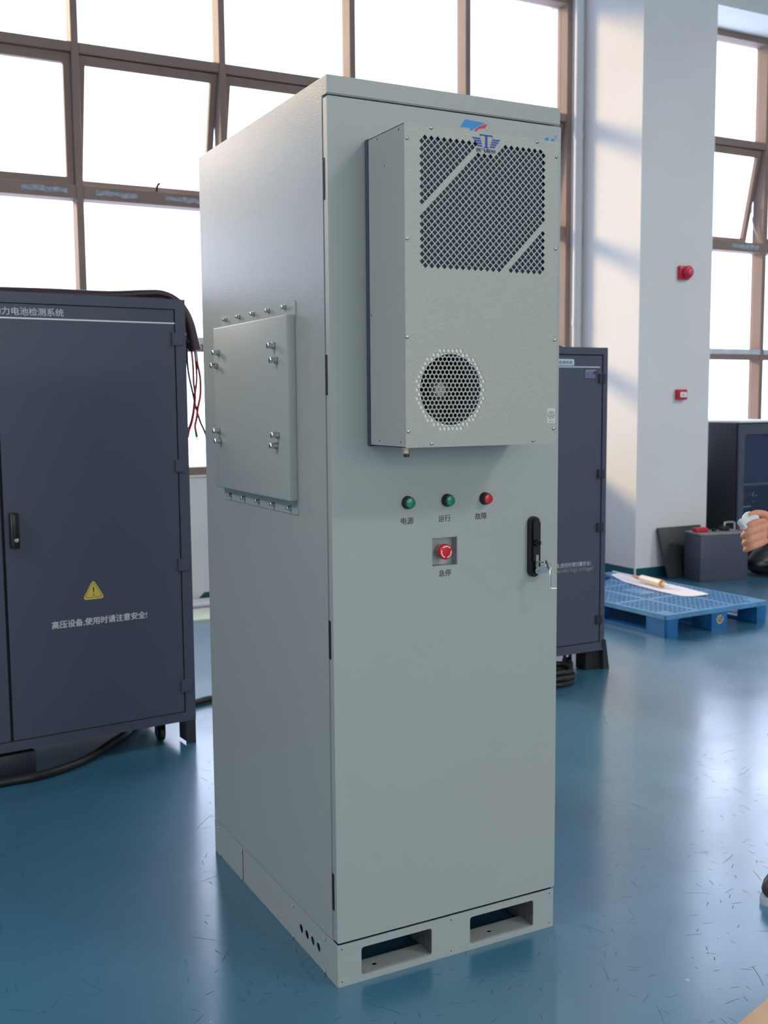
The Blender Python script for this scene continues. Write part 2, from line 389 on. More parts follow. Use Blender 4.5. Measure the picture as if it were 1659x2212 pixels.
MW, MD = .044, .13
def window(name, xs, zs, tilt, x_end=None):
    """xs: left edges of the upright members; zs: (z0,z1) of the cross members; tilt: bay -> outward swing of its awning sash"""
    root = link(name, None); root['kind'] = 'structure'
    za, zb = zs[0][0], zs[-1][1]
    for x in xs:
        boxobj('window_upright', FRAME, root, x, x+MW, YW, YW+MD, za, zb, bev=.003, seg=1)
    ends = list(zip(xs, xs[1:]))
    for k, (a, b) in enumerate(ends):
        for i, (c, d) in enumerate(zs):
            boxobj('window_crossbar', FRAME, root, a+MW, b, YW+.004, YW+MD, c, d, bev=.003, seg=1)
        for i in range(len(zs)-1):
            c, d = zs[i][1], zs[i+1][0]
            if i == 2:                                 # top hung awning sash
                t = tilt.get(k, 0.0)
                M = Matrix.Translation((0, YW+.05, d)) @ Matrix.Rotation(t, 4, 'X') @ Matrix.Translation((0, -YW-.05, -d))
                bm = B()
                wallplate(bm, rect(a+MW+.004, b-.004, c+.004, d-.004), [rect(a+MW+.046, b-.046, c+.05, d-.062)], YW+.035, .04)
                bmesh.ops.transform(bm, matrix=M, verts=bm.verts)
                s = obj('window_sash', bm, FRAME, root, 0)
                bm = B(); box(bm, a+MW+.046, b-.046, YW+.052, YW+.058, c+.05, d-.062)
                bmesh.ops.transform(bm, matrix=M, verts=bm.verts); obj('window_pane', bm, GLASS, s, 0)
            else:
                boxobj('window_pane', GLASS, root, a+MW, b, YW+.085, YW+.091, c, d)
    return root
ZS = [(Z0, .895), (1.659, 1.752), (2.585, 2.667), (3.462, 3.52), (4.335, Z1)]
wx = [-1.9, -1.38, -.435, .51, 1.455, 2.402, 3.343, 4.263]
w1 = window('window_1', wx, ZS, {3: math.radians(14), 4: math.radians(14), 6: math.radians(14)})
w2 = window('window_2', [5.005, 5.46, 6.40, 7.34, 8.156], ZS, {1: math.radians(12)})
# pale strips and tape residue left on the lower cross members
for root, pairs in ((w1, list(zip(wx, wx[1:]))), (w2, [(5.46, 6.40), (6.40, 7.34)])):
    for a, b in pairs:
        boxobj('frame_strip', FRAME_W, root, a+MW, b, YW-.002, YW+.004, 1.706, 1.75)
        L = b-a-MW; rr = random.Random(int(a*100))
        for q in range(2):
            x = a+MW+L*(.06+.5*q+.1*rr.random()); wd = L*(.22+.14*rr.random())
            top = [(x+wd*i/9, 2.650-.012*rr.random()) for i in range(10)]; bot = [(x+wd*i/9, 2.606+.014*rr.random()) for i in range(10)]
            bm = B(); wallplate(bm, bot+top[::-1], [], YW+.0025, .002); obj('tape_residue', bm, FRAME_P, root, 0)
bm = B(); tube(bm, [(1.02, YW+.02, 2.667), (1.02, YW+.0, 2.70), (1.035, YW-.01, 2.72)], .008, 8); obj('window_catch', bm, DARK2, w1)
# end bay beyond the column: sash stay
bm = B(); tube(bm, [(6.385, YW+.03, 2.70), (6.37, YW+.10, 2.86), (6.36, YW+.1, 3.0)], .006, 6); obj('sash_stay', bm, STEEL, w2)

pp = B(); cyl(pp, (4.268, 4.63, 0), (4.268, 4.63, 4.4), .034, 24)
for z in (.5, 1.9, 3.3): cyl(pp, (4.268, 4.63, z), (4.268, 4.63, z+.05), .038, 24)
tag(obj('drain_pipe', pp, PVC), 'white vertical drain pipe on the shaded window side of the square column', 'pipe')

# ================================================================== MAIN CABINET
W, D, H = .6006, .848, 2.0
cab = thing('control_cabinet', 'tall light grey outdoor control cabinet with cooling unit on its door', 'cabinet')
# body shell (set back behind the door), roof band flush with the door
bm = B()
sideplate(bm, [(-.0245, .1005), (-.0245, 1.9612), (0, 1.9612), (0, H), (-D, H), (-D, .1005)], [], 0, W)
bmesh.ops.recalc_face_normals(bm, faces=bm.faces)
bmesh.ops.bevel(bm, geom=[e for e in bm.edges if e.calc_length() > .1 or all(v.co.z > 1.99 for v in e.verts)], offset=.0022, segments=2, affect='EDGES')
body = obj('body', bm, PAINT, cab)
# door with a recess cut-out
DX0, DX1, DZ0, DZ1 = 0.0, .6035, .1045, 1.9572
EX0, EX1, EZ0, EZ1 = .2500, .3182, .9452, 1.0118
bm = B()
wallplate(bm, rrect(DX0, DX1, DZ0, DZ1, .004, 3), [rect(EX0, EX1, EZ0, EZ1)], 0, .0185)
door = obj('door', bm, PAINT_S, cab)
bm = B(); wallplate(bm, rect(.004, W-.004, .108, 1.954), [rect(EX0-.002, EX1+.002, EZ0-.002, EZ1+.002)], .0187, .0056); obj('door_gasket', bm, GAP, door, 0)
for z in (1.79, 1.38, .80, .22):
    hb = B(); box(hb, -.0006, .004, .0125, .0235, z-.043, z+.043); obj('hinge', hb, GAP, door)
bm = B()                                       # recessed box for the stop button
dp = .0232
for a in ((EX0, EX0+.0012, .001, dp, EZ0, EZ1), (EX1-.0012, EX1, .001, dp, EZ0, EZ1), (EX0, EX1, .001, dp, EZ0, EZ0+.0012), (EX0, EX1, .001, dp, EZ1-.0012, EZ1), (EX0, EX1, dp, dp+.0010, EZ0, EZ1)): box(bm, *a)
obj('stop_recess', bm, PAINT_S, door)
text('lettering', '电源', door, INK, .1699, .2020, 1.0475, 1.0632, 0)
text('lettering', '运行', door, INK, .2675, .2996, 1.0478, 1.0635, 0)
text('lettering', '故障', door, INK, .3664, .3982, 1.0474, 1.0631, 0)
text('lettering', '急停', door, INK, .2683, .3006, .9211, .9368, 0)
bm = B()
poly(bm, [(.3386, 1.9458), (.3264, 1.9280), (.3519, 1.9292), (.3525, 1.9243), (.338, 1.890), (.3475, 1.885), (.3582, 1.9246), (.3669, 1.9298), (.3804, 1.9375), (.392, 1.9436)][::-1], 0)
obj('logo_mark', bm, SKYINK, door, 0, label='blue logo panel half hidden behind the cooling unit')
bm = B()
poly(bm, [(.3982, 1.9422), (.392, 1.9322), (.3785, 1.9302), (.3736, 1.9278), (.3707, 1.925), (.3625, 1.893), (.356, 1.893), (.364, 1.9247), (.3688, 1.9292), (.3784, 1.9353), (.3881, 1.9395)], 0)
obj('logo_mark', bm, REDINK, door, 0, label='red swoosh of the logo')
bm = B()
poly(bm, [(.5583, 1.9283), (.5684, 1.9305), (.5660, 1.898), (.5535, 1.898)], 0); poly(bm, [(.5756, 1.9282), (.5838, 1.9294), (.5830, 1.898), (.5700, 1.898)], 0)
obj('logo_letter', bm, SKYINK, door, 0)
bm = B(); wallplate(bm, circle(.5885, 1.9338, .0044, 20), [circle(.5885, 1.9338, .0039, 20)], -.0005, .0005); obj('registered_mark', bm, PALEINK, door, 0)
text('registered_mark', 'R', door, PALEINK, .5869, .5902, 1.9318, 1.9358, 0)

# indicator lamps
def indicator(x, z, lens, label):
    bm = B(); lathe(bm, (x, .002, z), (0, -1, 0), [(.0148, 0), (.0148, .004), (.0136, .005), (.0136, .014), (.0128, .0155), (.0118, .0155), (.0118, .012), (0, .012)], 32)
    a = obj('indicator_lamp', bm, BLACK, cab, label=label)
    bm = B(); lathe(bm, (x, -.0095, z), (0, -1, 0), [(.0117, 0), (.0117, .007), (.0105, .0095), (.006, .0105), (0, .0108)], 32)
    obj('lens', bm, lens, a)
indicator(.1868, 1.0968, GREENL, 'left green indicator lamp'); indicator(.2903, 1.0968, GREENL, 'middle green indicator lamp'); indicator(.3928, 1.0960, REDL, 'red indicator lamp')
# emergency stop
ex, ez = .2835, .9788
bm = B(); lathe(bm, (ex, dp, ez), (0, -1, 0), [(.0135, 0), (.0135, .006), (.0125, .008), (.0105, .009), (.0105, .016)], 32); es = obj('emergency_stop', bm, STEEL, cab)
bm = B(); lathe(bm, (ex, dp-.014, ez), (0, -1, 0), [(.0125, 0), (.0165, .004), (.0180, .009), (.0180, .014), (.0165, .0168), (.0125, .0176), (.0095, .0178), (.009, .0183), (0, .0192)], 40)
obj('push_button', bm, REDB, es)
bm = B(); yb = dp-.014-.0176
for a0 in (40, 160, 280):
    ring = [(ex+.0138*math.cos(math.radians(a0+t)), ez+.0138*math.sin(math.radians(a0+t))) for t in range(0, 96, 8)]
    inn = [(ex+.0116*math.cos(math.radians(a0+t)), ez+.0116*math.sin(math.radians(a0+t))) for t in range(0, 96, 8)]
    wallplate(bm, ring+inn[::-1], [], yb-.0008, .0026)
obj('arrow_mark', bm, WHITE, es, 0)

# door lock with swing lever, dust cover and keys
LX, LZ0, LZ1 = .5292, .9005, 1.0465
bm = B()
def pill(cx, z0, z1, r): 
    return [(cx+r*math.cos(math.radians(t)), z1-r+r*math.sin(math.radians(t))) for t in range(0, 181, 12)]+[(cx+r*math.cos(math.radians(t)), z0+r+r*math.sin(math.radians(t))) for t in range(180, 361, 12)]
t_ = B(); wallplate(t_, pill(LX, LZ0, LZ1, .0150), [], -.013, .013)
bmesh.ops.bevel(t_, geom=[e for e in t_.edges if all(abs(v.co.y+.013) < 1e-5 for v in e.verts)], offset=.003, segments=3, affect='EDGES'); merge(bm, t_)
lock = obj('door_lock', bm, BLACK, cab)
t_ = B(); wallplate(t_, pill(LX, LZ0+.033, LZ1-.006, .0095), [], -.0185, .006)
bmesh.ops.bevel(t_, geom=[e for e in t_.edges if all(abs(v.co.y+.0185) < 1e-5 for v in e.verts)], offset=.002, segments=2, affect='EDGES')
lever = obj('swing_lever', t_, BLACK, lock)
bm = B(); lathe(bm, (LX, -.018, .984), (0, -1, 0), [(.0092, 0), (.0092, .006), (.0075, .008), (.003, .008), (.003, .0095), (0, .0095)], 24); obj('lever_knob', bm, mat('gloss_black', (12, 13, 15), .18), lock)
t_ = B(); wallplate(t_, pill(LX+.0005, .925, .9555, .0042), [], -.0205, .003); obj('lock_cylinder', t_, STEEL, lock)
bm = B()
wallplate(bm, [(.5315+.0085*math.cos(math.radians(t)), .9175+.0085*math.sin(math.radians(t))) for t in range(90, 271, 15)]+[(.553+.0105*math.cos(math.radians(t)), .9205+.0105*math.sin(math.radians(t))) for t in range(-90, 91, 15)], [], -.0225, .0015)
obj('dust_cover', bm, CHROME, lock)
bm = B(); screw(bm, (.5315, -.0224, .9175), (0, -1, 0), .0038, .0025); obj('pivot_screw', bm, STEEL, lock)

key = thing('cabinet_key', 'steel keys on a ring with one pushed into the black door lock', 'key', (.5297, -.0215, .9395))
bm = B(); box(bm, -.0035, .0035, -.021, .004, -.0012, .0012, .0005); obj('key_blade', bm, STEEL, key)
def disc_bow(cx, cy, cz, r, ax):
    bm = B(); lathe(bm, (cx, cy, cz), ax, [(r*.9, -.0009), (r, -.0005), (r, .0005), (r*.9, .0009)], 20); return bm
bm = disc_bow(.0065, -.029, -.0045, .0115, (1, -.35, .25)); obj('key_bow', bm, GALV, key)
bm = B(); tube(bm, [(.006+.009*math.cos(a), -.034, -.010+.009*math.sin(a)) for a in [i*math.pi/6 for i in range(13)]], .0008, 8, 3); obj('key_ring', bm, CHROME, key)
bm = B()
box(bm, .0085, .0135, -.0365, -.0348, -.060, -.016, .0006)
tube(bm, [(.011, -.0356, -.056), (.012, -.0356, -.0605), (.017, -.0362, -.0615), (.0285, -.037, -.0625)], .0019, 8)
box(bm, .0098, .0116, -.0361, -.0351, -.0705, -.060, .0004)
obj('hanging_key', bm, CHROME, key)

# base frame with fork openings
bm = B()
wallplate(bm, rrect(0, W, 0, .0995, .0015, 2), [rrect(.0600, .2467, .0150, .0815, .007), rrect(.3532, .5398, .0150, .0825, .007),
    *[circle(x, z, .0019, 10) for x in (.0108, .3, .5886) for z in (.0112, .0887)]], 0, .0025)
sideplate(bm, rect(-.0586, -.0025, 0, .0995), [], 0, .0025)
base = obj('base_frame', bm, PAINT_S, cab)
bm = B()
def oval(cy, cz): return circle(-cy, cz, .0112, 20)
sideplate(bm, rect(-.8460, -.0594, .0005, .0985), [oval(y, .0456) for y in (.1096, .1435, .1775, .2113)], .0012, .0025)
sp = obj('side_skirt', bm, PAINT_S, base)
bm = B(); box(bm, W-.0025, W, .0025, .846, 0, .0995); box(bm, 0, W, .8455, D, 0, .0995); obj('rear_skirt', bm, PAINT_S, base)
bm = B()
topplate(bm, rect(.0026, W-.0026, .0026, .060), [circle(.108, .0316, .006, 14), circle(.428, .0316, .006, 14)], .0152, .002)
obj('floor_flange', bm, PAINT_S, base)
bm = B()
box(bm, .2475, .2500, .0026, .60, .012, .098); box(bm, .5405, .5430, .0026, .75, .005, .098); obj('fork_channel', bm, GALV, base)
for y, z in ((.8065, .0869), (.6217, .0850), (.2575, .0840), (.0708, .0847), (.8052, .0065), (.6225, .0065), (.2577, .0065), (.0708, .0065)):
    bm = B(); screw(bm, (0, y, z), (-1, 0, 0), .0040, .0032); obj('base_screw', bm, PAINT_S, base)
boxobj('skirt_seam', GAP, base, -.0002, .001, .6138, .6144, .004, .094)

# bolted blanking cover on the side
PY0, PY1, PZ0, PZ1 = .1775, .690, 1.0622, 1.5535
fl = rrect(-PY1, -PY0, PZ0, PZ1, .012)
bm = B(); sideplate(bm, fl, [], -.0025, .0024)
t_ = B(); box(t_, -.0255, -.002, PY0+.0005, PY1-.006, 1.0955, 1.5205, .0035, 3); merge(bm, t_)
cover = obj('blanking_cover', bm, PAINT_S, cab)
for i in range(5):
    for z in (1.5405, 1.0760):
        y = (.2335+i*.1013) if z > 1.3 else (.2215+i*.1024)
        bm = B(); hexbolt(bm, (-.0026, y, z), (-1, 0, 0), .0052, .0115); obj('flange_bolt', bm, CHROME, cover)
for y, z in ((.2480, 1.4530), (.2350, 1.4195), (.6390, 1.4537), (.6560, 1.4203), (.6460, 1.2477), (.6370, 1.2212), (.2325, 1.2465), (.2420, 1.2215)):
    bm = B(); hexbolt(bm, (-.0256, y, z), (-1, 0, 0), .0074, .019); obj('bolt', bm, CHROME, cover)

# cooling unit on the door
AX0, AX1, AY, AZ0, AZ1 = .0898, .4672, -.171, 1.2278, 1.8732
bm = B()
box(bm, AX0, AX0+.0015, AY+.0014, -.012, AZ0, AZ1); box(bm, AX1-.0015, AX1, AY+.0014, -.012, AZ0, AZ1)
box(bm, AX0, AX1, AY+.0014, -.012, AZ1-.0015, AZ1); box(bm, AX0, AX1, AY+.0014, -.012, AZ0, AZ0+.0015)
box(bm, AX0, AX1, -.0135, -.012, AZ0, AZ1)
ac = obj('air_conditioner', bm, PAINT, cab)
bm = B(); box(bm, AX0-.0025, AX1+.002, -.0121, -.0002, AZ0-.002, AZ1+.002, .003); obj('gasket_strip', bm, GASKET, ac)
holes = []
GX, GZ, GP = .1294, 1.8487, .007475
for j in range(35):
    for i in range(41):
        s = i+j
        if s % 2 == 0 or s in (19, 61): continue
        if s > 17 and j <= 2 and s < 27: continue
        cx, cz, h = GX+i*GP, GZ-j*.00740, .00585
        holes.append([(cx-h, cz), (cx, cz-h), (cx+h, cz), (cx, cz+h)])
counts = [6, 9, 12, 13, 14, 15, 16, 17, 16, 17, 16, 17, 16, 15, 14, 13, 12, 9, 6]
FX, FZ, FP = .1975, 1.3460, .01010
for k, n in enumerate(counts):
    z = FZ+(9-k)*.00895
    for q in range(n): holes.append(circle(FX+(q-(n-1)/2)*FP, z, .0041, 12))
bm = B(); wallplate(bm, rect(AX0-.0004, AX1+.0004, AZ0-.0004, AZ1+.0004), holes, AY, .0014)
front = obj('front_cover', bm, PAINT_AC, ac, 0)
bm = B(); box(bm, .120, .435, AY+.006, AY+.010, 1.588, 1.856)
obj('condenser_fins', bm, FINS, ac)
bm = B(); wallplate(bm, rect(.100, .298, 1.252, 1.440), [circle(FX, FZ, .0735, 40)], AY+.0018, .002)
obj('fan_surround', bm, mat('white_fan_surround', (226, 230, 226), .5), ac)
bm = B()
seg = 40
for a, b_ in (((.0735, AY+.0038), (.0715, AY+.05)),):
    R0 = [bm.verts.new((FX+a[0]*math.cos(2*math.pi*i/seg), a[1], FZ+a[0]*math.sin(2*math.pi*i/seg))) for i in range(seg)]
    R1 = [bm.verts.new((FX+b_[0]*math.cos(2*math.pi*i/seg), b_[1], FZ+b_[0]*math.sin(2*math.pi*i/seg))) for i in range(seg)]
    for i in range(seg): bm.faces.new((R0[i], R0[(i+1) % seg], R1[(i+1) % seg], R1[i]))
obj('fan_ring', bm, mat('fan_ring_metal', (150, 158, 168), .4, .6), ac)
bm = B(); box(bm, .100, .298, AY+.075, AY+.078, 1.245, 1.445); obj('fan_chamber', bm, INSIDE, ac)
bm = B()
lathe(bm, (FX, AY+.07, FZ), (0, -1, 0), [(.027, 0), (.027, .02), (.024, .024), (0, .024)], 24)
for k in range(7):
    a = 2*math.pi*k/7
    Mx = Matrix.Translation((FX, AY+.058, FZ)) @ Matrix.Rotation(a, 4, 'Y') @ Matrix.Translation((.046, 0, 0)) @ Matrix.Rotation(.6, 4, 'X')
    box(bm, -.022, .022, -.001, .001, -.013, .013, M=Mx)
fan = obj('fan', bm, BLACK, ac)
bm = B(); lathe(bm, (FX, AY+.0462, FZ), (0, -1, 0), [(.0135, 0), (.0135, .0015), (0, .0018)], 28); obj('hub_sticker', bm, mat('silver_hub_sticker', (190, 190, 186), .4, .2), ac)
for x, z in ((.1515, 1.8690), (.0962, 1.8436), (.4128, 1.8682), (.4630, 1.8424), (.0952, 1.6478), (.4630, 1.6484), (.0938, 1.4520), (.4620, 1.4532), (.0950, 1.2611), (.4615, 1.2604), (.1502, 1.2350), (.4065, 1.2352)):
    bm = B(); screw(bm, (x, AY, z), (0, -1, 0), .0036, .0035); obj('cover_screw', bm, STEEL, ac)
for y, z in ((-.0852, 1.8058), (-.0542, 1.8690-.004), (-.1478, 1.8687-.004), (-.0207, 1.5065), (-.0545, 1.239), (-.1474, 1.2388)):
    bm = B(); lathe(bm, (AX0-.0001, y, z), (-1, 0, 0), [(.0019, 0), (.0015, .0004), (0, .0004)], 10); obj('rivet', bm, GAP, ac)
# printed emblem and name on the cooling unit
bm = B(); yl = AY
poly(bm, [(.2672, 1.8650), (.2672, 1.8692), (.2988, 1.8692), (.2988, 1.8650), (.2972, 1.8650), (.2968, 1.8664), (.2860, 1.8664), (.2860, 1.8452), (.2890, 1.8440), (.2890, 1.8424), (.2772, 1.8424), (.2772, 1.8440), (.2804, 1.8452), (.2804, 1.8664), (.2692, 1.8664), (.2688, 1.8650)], yl)
for i in range(4):
    z = 1.8620-.0048*i; xo = .2489+.0036*i; xi = .2682+.0016*i
    poly(bm, [(xo, z), (xo+.0018, z-.0030), (xi+.0012, z-.0034), (xi, z-.0004)], yl)
    poly(bm, [(.5660-xo, z), (.5660-xi, z-.0004), (.5660-xi-.0012, z-.0034), (.5660-xo-.0018, z-.0030)][::-1], yl)
obj('emblem', bm, BLUEINK, ac, 0, label='blue winged letter T emblem')
text('lettering', '同飞股份', ac, BLUEINK, .2594, .3066, 1.8332, 1.8410, yl, thick=.00012)
bm = B(); wallplate(bm, rect(.4440, .4652, 1.2722, 1.3052), [], AY-.0003, .0003); obj('sticker', bm, STICKER, ac, 0)
bm = B(); yq = AY-.0003
wallplate(bm, circle(.4546, 1.2900, .0086, 28), [circle(.4546, 1.2900, .0079, 28)], yq-.0003, .0003); poly(bm, rect(.4462, .4630, 1.2893, 1.2899), yq, .0003)
obj('sticker_print', bm, INK, ac, 0)
text('sticker_print', 'QC', ac, INK, .4506, .4590, 1.2910, 1.2962, yq, depth=.0003); text('sticker_print', 'PASS', ac, INK, .4500, .4592, 1.2850, 1.2880, yq, depth=.0003)
text('sticker_print', 'QC 16', ac, INK, .4490, .4600, 1.2748, 1.2774, yq, depth=.0003)
bm = B()
lathe(bm, (.1045, -.145, AZ0), (0, 0, -1), [(.0095, 0), (.0095, .004)], 6); lathe(bm, (.1045, -.145, AZ0-.004), (0, 0, -1), [(.0070, 0), (.0070, .003), (.0088, .003), (.0088, .009), (.006, .011)], 6)
g = obj('cable_gland', bm, BRASS, ac); bm = B(); lathe(bm, (.1045, -.145, AZ0-.0145), (0, 0, -1), [(.0062, 0), (.0062, .005), (.0050, .006), (0, .006)], 16); obj('gland_plug', bm, BLACK, ac)

# ================================================================== LEFT DARK CABINET
yawL = math.radians(4.94)
LC = thing('battery_test_cabinet', 'charcoal double-door test cabinet at the left with a yellow warning triangle', 'cabinet', (.268, 1.86, 0), yawL)
bm = B()
box(bm, -1.36, 0, .022, .60, .092, 1.708, .002)
wallplate(bm, rect(-1.36, 0, .092, 1.708), [rect(-1.32, -.0405, .1265, 1.671)], 0, .022)
lb = obj('body', bm, DARK, LC)
def dk_door(x0, x1, label=None):
    bm = B(); box(bm, x0+.002, x1-.002, .0035, .0215, .1285, 1.669, .0012, 1); return obj('door', bm, DARK, LC, label=label)
bm = B(); box(bm, -1.3199, -.0406, .0212, .0225, .1266, 1.6709); obj('door_gap', bm, GAP, LC)
dr = dk_door(-.692, -.0415, 'right door with lettering'); dl = dk_door(-1.319, -.698, 'left door')
ydl = .0035
for z in (1.562, 1.086, .707, .233):
    bm = B(); box(bm, -.0535, -.0120, -.004, .004, z-.0225, z+.0225, .001, 1); box(bm, -.0550, -.0520, -.0055, .004, z-.0235, z+.0235); box(bm, -.055, -.012, -.005, .003, z-.0245, z-.0225)
    obj('hinge', bm, DARK, LC)
bm = B(); box(bm, -.692, -.0415, ydl-.0007, ydl, 1.6165, 1.6215); obj('print_line', bm, WHITE, dr, 0)
bm = B(); box(bm, -1.319, -.698, ydl-.0007, ydl, 1.6165, 1.6215); obj('print_line', bm, WHITE, dl, 0)
text('lettering', '动力电池检测系统', dr, WHITE, -.698, -.4555, 1.6290, 1.6560, ydl, thick=.0003)
text('lettering', '高压设备,使用时请注意安全!', dr, WHITE, -.5400, -.1845, .5145, .5425, ydl, thick=.0006)
def tri(cx, z0, w_, h, r):
    P = [(cx-w_/2, z0), (cx+w_/2, z0), (cx, z0+h)]; out = []
    for i in range(3):
        a, b, c = Vector(P[i-1]), Vector(P[i]), Vector(P[(i+1) % 3]); d1 = (a-b).normalized(); d2 = (c-b).normalized()
        p, q = b+d1*r, b+d2*r
        for k in range(7):
            t = k/6; out.append(tuple((1-t)**2*p+2*t*(1-t)*b+t*t*q))
    return out
bm = B(); wallplate(bm, tri(-.3845, .6090, .084, .074, .018), [tri(-.3845, .6150, .068, .0595, .014)], ydl-.0006, .0006); wallplate(bm, tri(-.3845, .6170, .062, .0545, .013), [], ydl-.0006, .0006)
obj('warning_triangle', bm, YELLOW, dr, 0)
text('warning_triangle', '!', dr, INK, -.3868, -.3822, .6215, .6560, ydl-.0006, bold=.0, label='black exclamation mark')
t_ = B(); box(t_, -.6755, -.6445, -.020, ydl, .820, .945, .004)
hd = obj('handle', t_, BLACK, dr)
bm = B(); box(bm, -.668, -.652, -.026, -.018, .86, .942, .003); obj('handle_lever', bm, BLACK, dr); bm = B(); lathe(bm, (-.6565, -.019, .8495), (0, -1, 0), [(.0075, 0), (.0075, .003), (.006, .004), (0, .004)], 18); obj('keyhole_cap', bm, CHROME, dr)
bm = B(); box(bm, -.0415, -.0015, 0, .003, 0, .092); box(bm, -.0045, -.0015, 0, .07, 0, .092); box(bm, -.0415, -.0385, .003, .07, .01, .092); obj('foot', bm, DARK2, LC)
bm = B(); box(bm, -.0415, -.0015, .53, .533, 0, .092); box(bm, -.0045, -.0015, .53, .60, 0, .092); obj('foot', bm, DARK2, LC)
bm = B(); box(bm, -.80, -.617, .0, .06, 0, .080, .002); obj('foot', bm, DARK2, LC)
bm = B(); box(bm, -1.358, -1.318, 0, .07, 0, .092, .002); obj('foot', bm, DARK2, LC)
def caster(parent, x, y, r, top):
    bm = B(); lathe(bm, (x-.012, y, r), (1, 0, 0), [(r*.6, 0), (r, .003), (r, .021), (r*.6, .024)], 24)
    o = obj('caster', bm, BLACK, parent)
    bm = B(); box(bm, x-.02, x+.02, y-.02, y+.02, top-.006, top); box(bm, x-.018, x-.015, y-.012, y+.012, r-.01, top); box(bm, x+.015, x+.018, y-.012, y+.012, r-.01, top); obj('fork', bm, DARK2, o)
    bm = B(); cyl(bm, (x-.019, y, r), (x+.019, y, r), .007, 14); obj('axle', bm, CHROME, o)
for x, y in ((-.11, .10), (-1.2, .10), (-.11, .5), (-1.2, .5)): caster(LC, x, y, .034, .092)

# cable bundle draped over that cabinet
CB = thing('cable_bundle', 'dark sleeved cable bundle draped over the left cabinet, ending in red and black leads', 'cable', (0, 0, 0))
bm = B(); tube(bm, [(-1.0, 2.08, 1.727), (-.5, 2.07, 1.727), (-.2, 2.05, 1.7275), (.02, 2.05, 1.729), (.165, 2.05, 1.742), (.235, 2.05, 1.745), (.288, 2.05, 1.724), (.322, 2.05, 1.684), (.344, 2.05, 1.628), (.356, 2.05, 1.565), (.363, 2.05, 1.53)], .0185, 14, rad=lambda t: .0185+.004*math.sin(t*9)+(.006*max(0, t-.85)/.15))
obj('sleeve', bm, SLEEVE, CB)
bm = B(); tube(bm, [(-1.0, 2.02, 1.719), (-.4, 2.012, 1.719), (0, 2.02, 1.719), (.15, 2.03, 1.7205), (.24, 2.03, 1.719), (.275, 2.03, 1.690), (.295, 2.03, 1.62), (.330, 2.04, 1.56)], .010, 10); obj('cable', bm, RUBBER, CB)
def lead(pts, r, m_, y): bm = B(); tube(bm, [(x, y, z) for x, z in pts], r, 8, 6); return obj('lead', bm, m_, CB)
lead([(.3301, 1.575), (.3324, 1.5267), (.3338, 1.4709), (.3385, 1.429), (.3448, 1.3954), (.3526, 1.3588), (.359, 1.325), (.3696, 1.2825), (.3804, 1.2455), (.3944, 1.214), (.4027, 1.191)], .0042, RUBBER, 2.055)
lead([(.3461, 1.575), (.3484, 1.5269), (.3527, 1.4711), (.3537, 1.401), (.3584, 1.3588), (.3567, 1.325), (.3506, 1.2855), (.3422, 1.2461), (.3296, 1.2124), (.3245, 1.187)], .0046, REDCAB, 2.045)
lead([(.3640, 1.540), (.372, 1.4825), (.3822, 1.4235), (.382, 1.3587), (.3701, 1.3023), (.3631, 1.2599), (.3565, 1.2317), (.3588, 1.209), (.3610, 1.196)], .0050, REDCAB, 2.05)
lead([(.3655, 1.545), (.3685, 1.5132), (.3707, 1.4853), (.3735, 1.4291), (.3695, 1.3869), (.3624, 1.3419), (.3588, 1.3165), (.3551, 1.2883), (.346, 1.250), (.334, 1.218)], .0040, RUBBER, 2.065)
bm = B(); tube(bm, [(.3655, 2.05, 1.530), (.3690, 2.05, 1.512), (.3715, 2.05, 1.487)], .0065, 8); obj('heat_shrink', bm, mat('pale_tape', (200, 205, 190), .6), CB)
for a, b_ in (((.3588, 1.209), (.3625, 1.186)), ((.3980, 1.2035), (.4035, 1.188)), ((.3270, 1.199), (.3245, 1.186))):
    bm = B(); cyl(bm, (a[0], 2.05, a[1]), (b_[0], 2.05, b_[1]), .0052, 10); obj('heat_shrink', bm, GREENT, CB)
bm = B(); lathe(bm, (.3627, 2.048, 1.1805), (0, 1, 0), [(.0025, 0), (.0055, 0), (.0055, .002), (.0025, .002)], 16); obj('cable_lug', bm, CHROME, CB)

fc = B(); tube(fc, [(-.9, 1.68, .0165), (-.484, 1.715, .0165), (-.359, 1.722, .0165), (-.237, 1.772, .0165), (-.136, 1.850, .0165), (-.041, 1.960, .0165), (.029, 2.042, .0165), (.09, 2.13, .0165), (.2, 2.25, .0165), (.426, 2.347, .0165), (.508, 2.368, .0165), (.8, 2.40, .0165), (1.3, 2.45, .0165), (1.8, 2.40, .0165)], .0155, 14)
tag(obj('power_cable', fc, RUBBER), 'thick black power cable running over the floor under the left cabinet', 'cable')

# ================================================================== RIGHT DARK CABINET
RC = thing('battery_test_cabinet', 'narrow charcoal test cabinet with a pale name plate behind the grey cabinet', 'cabinet', (1.73, 1.975, 0))
RW, RT = .655, 1.569
bm = B(); box(bm, 0, RW, .022, .60, .098, RT, .002); wallplate(bm, rect(0, RW, .098, RT), [rect(.03, RW-.026, .139, 1.536)], 0, .022); obj('body', bm, DARK, RC)
bm = B(); box(bm, .0301, RW-.0261, .0212, .0224, .1391, 1.5359); obj('door_gap', bm, GAP, RC)
bm = B(); box(bm, .034, RW-.030, .0035, .0215, .1425, 1.5315, .0012, 1); rd = obj('door', bm, DARK, RC)
bm = B(); box(bm, 0, RW, -.004, .0, .098, .1105, .002); obj('lower_rail', bm, DARK, RC)
for z in (1.423, .966, .707, .2525):
    bm = B(); box(bm, RW-.052, RW-.014, -.004, .004, z-.021, z+.021, .001, 1); box(bm, RW-.0535, RW-.0505, -.0055, .004, z-.022, z+.022); box(bm, RW-.032, RW-.028, -.0056, .004, z-.022, z+.022); obj('hinge', bm, DARK2, RC)
X = lambda v: v-1.73
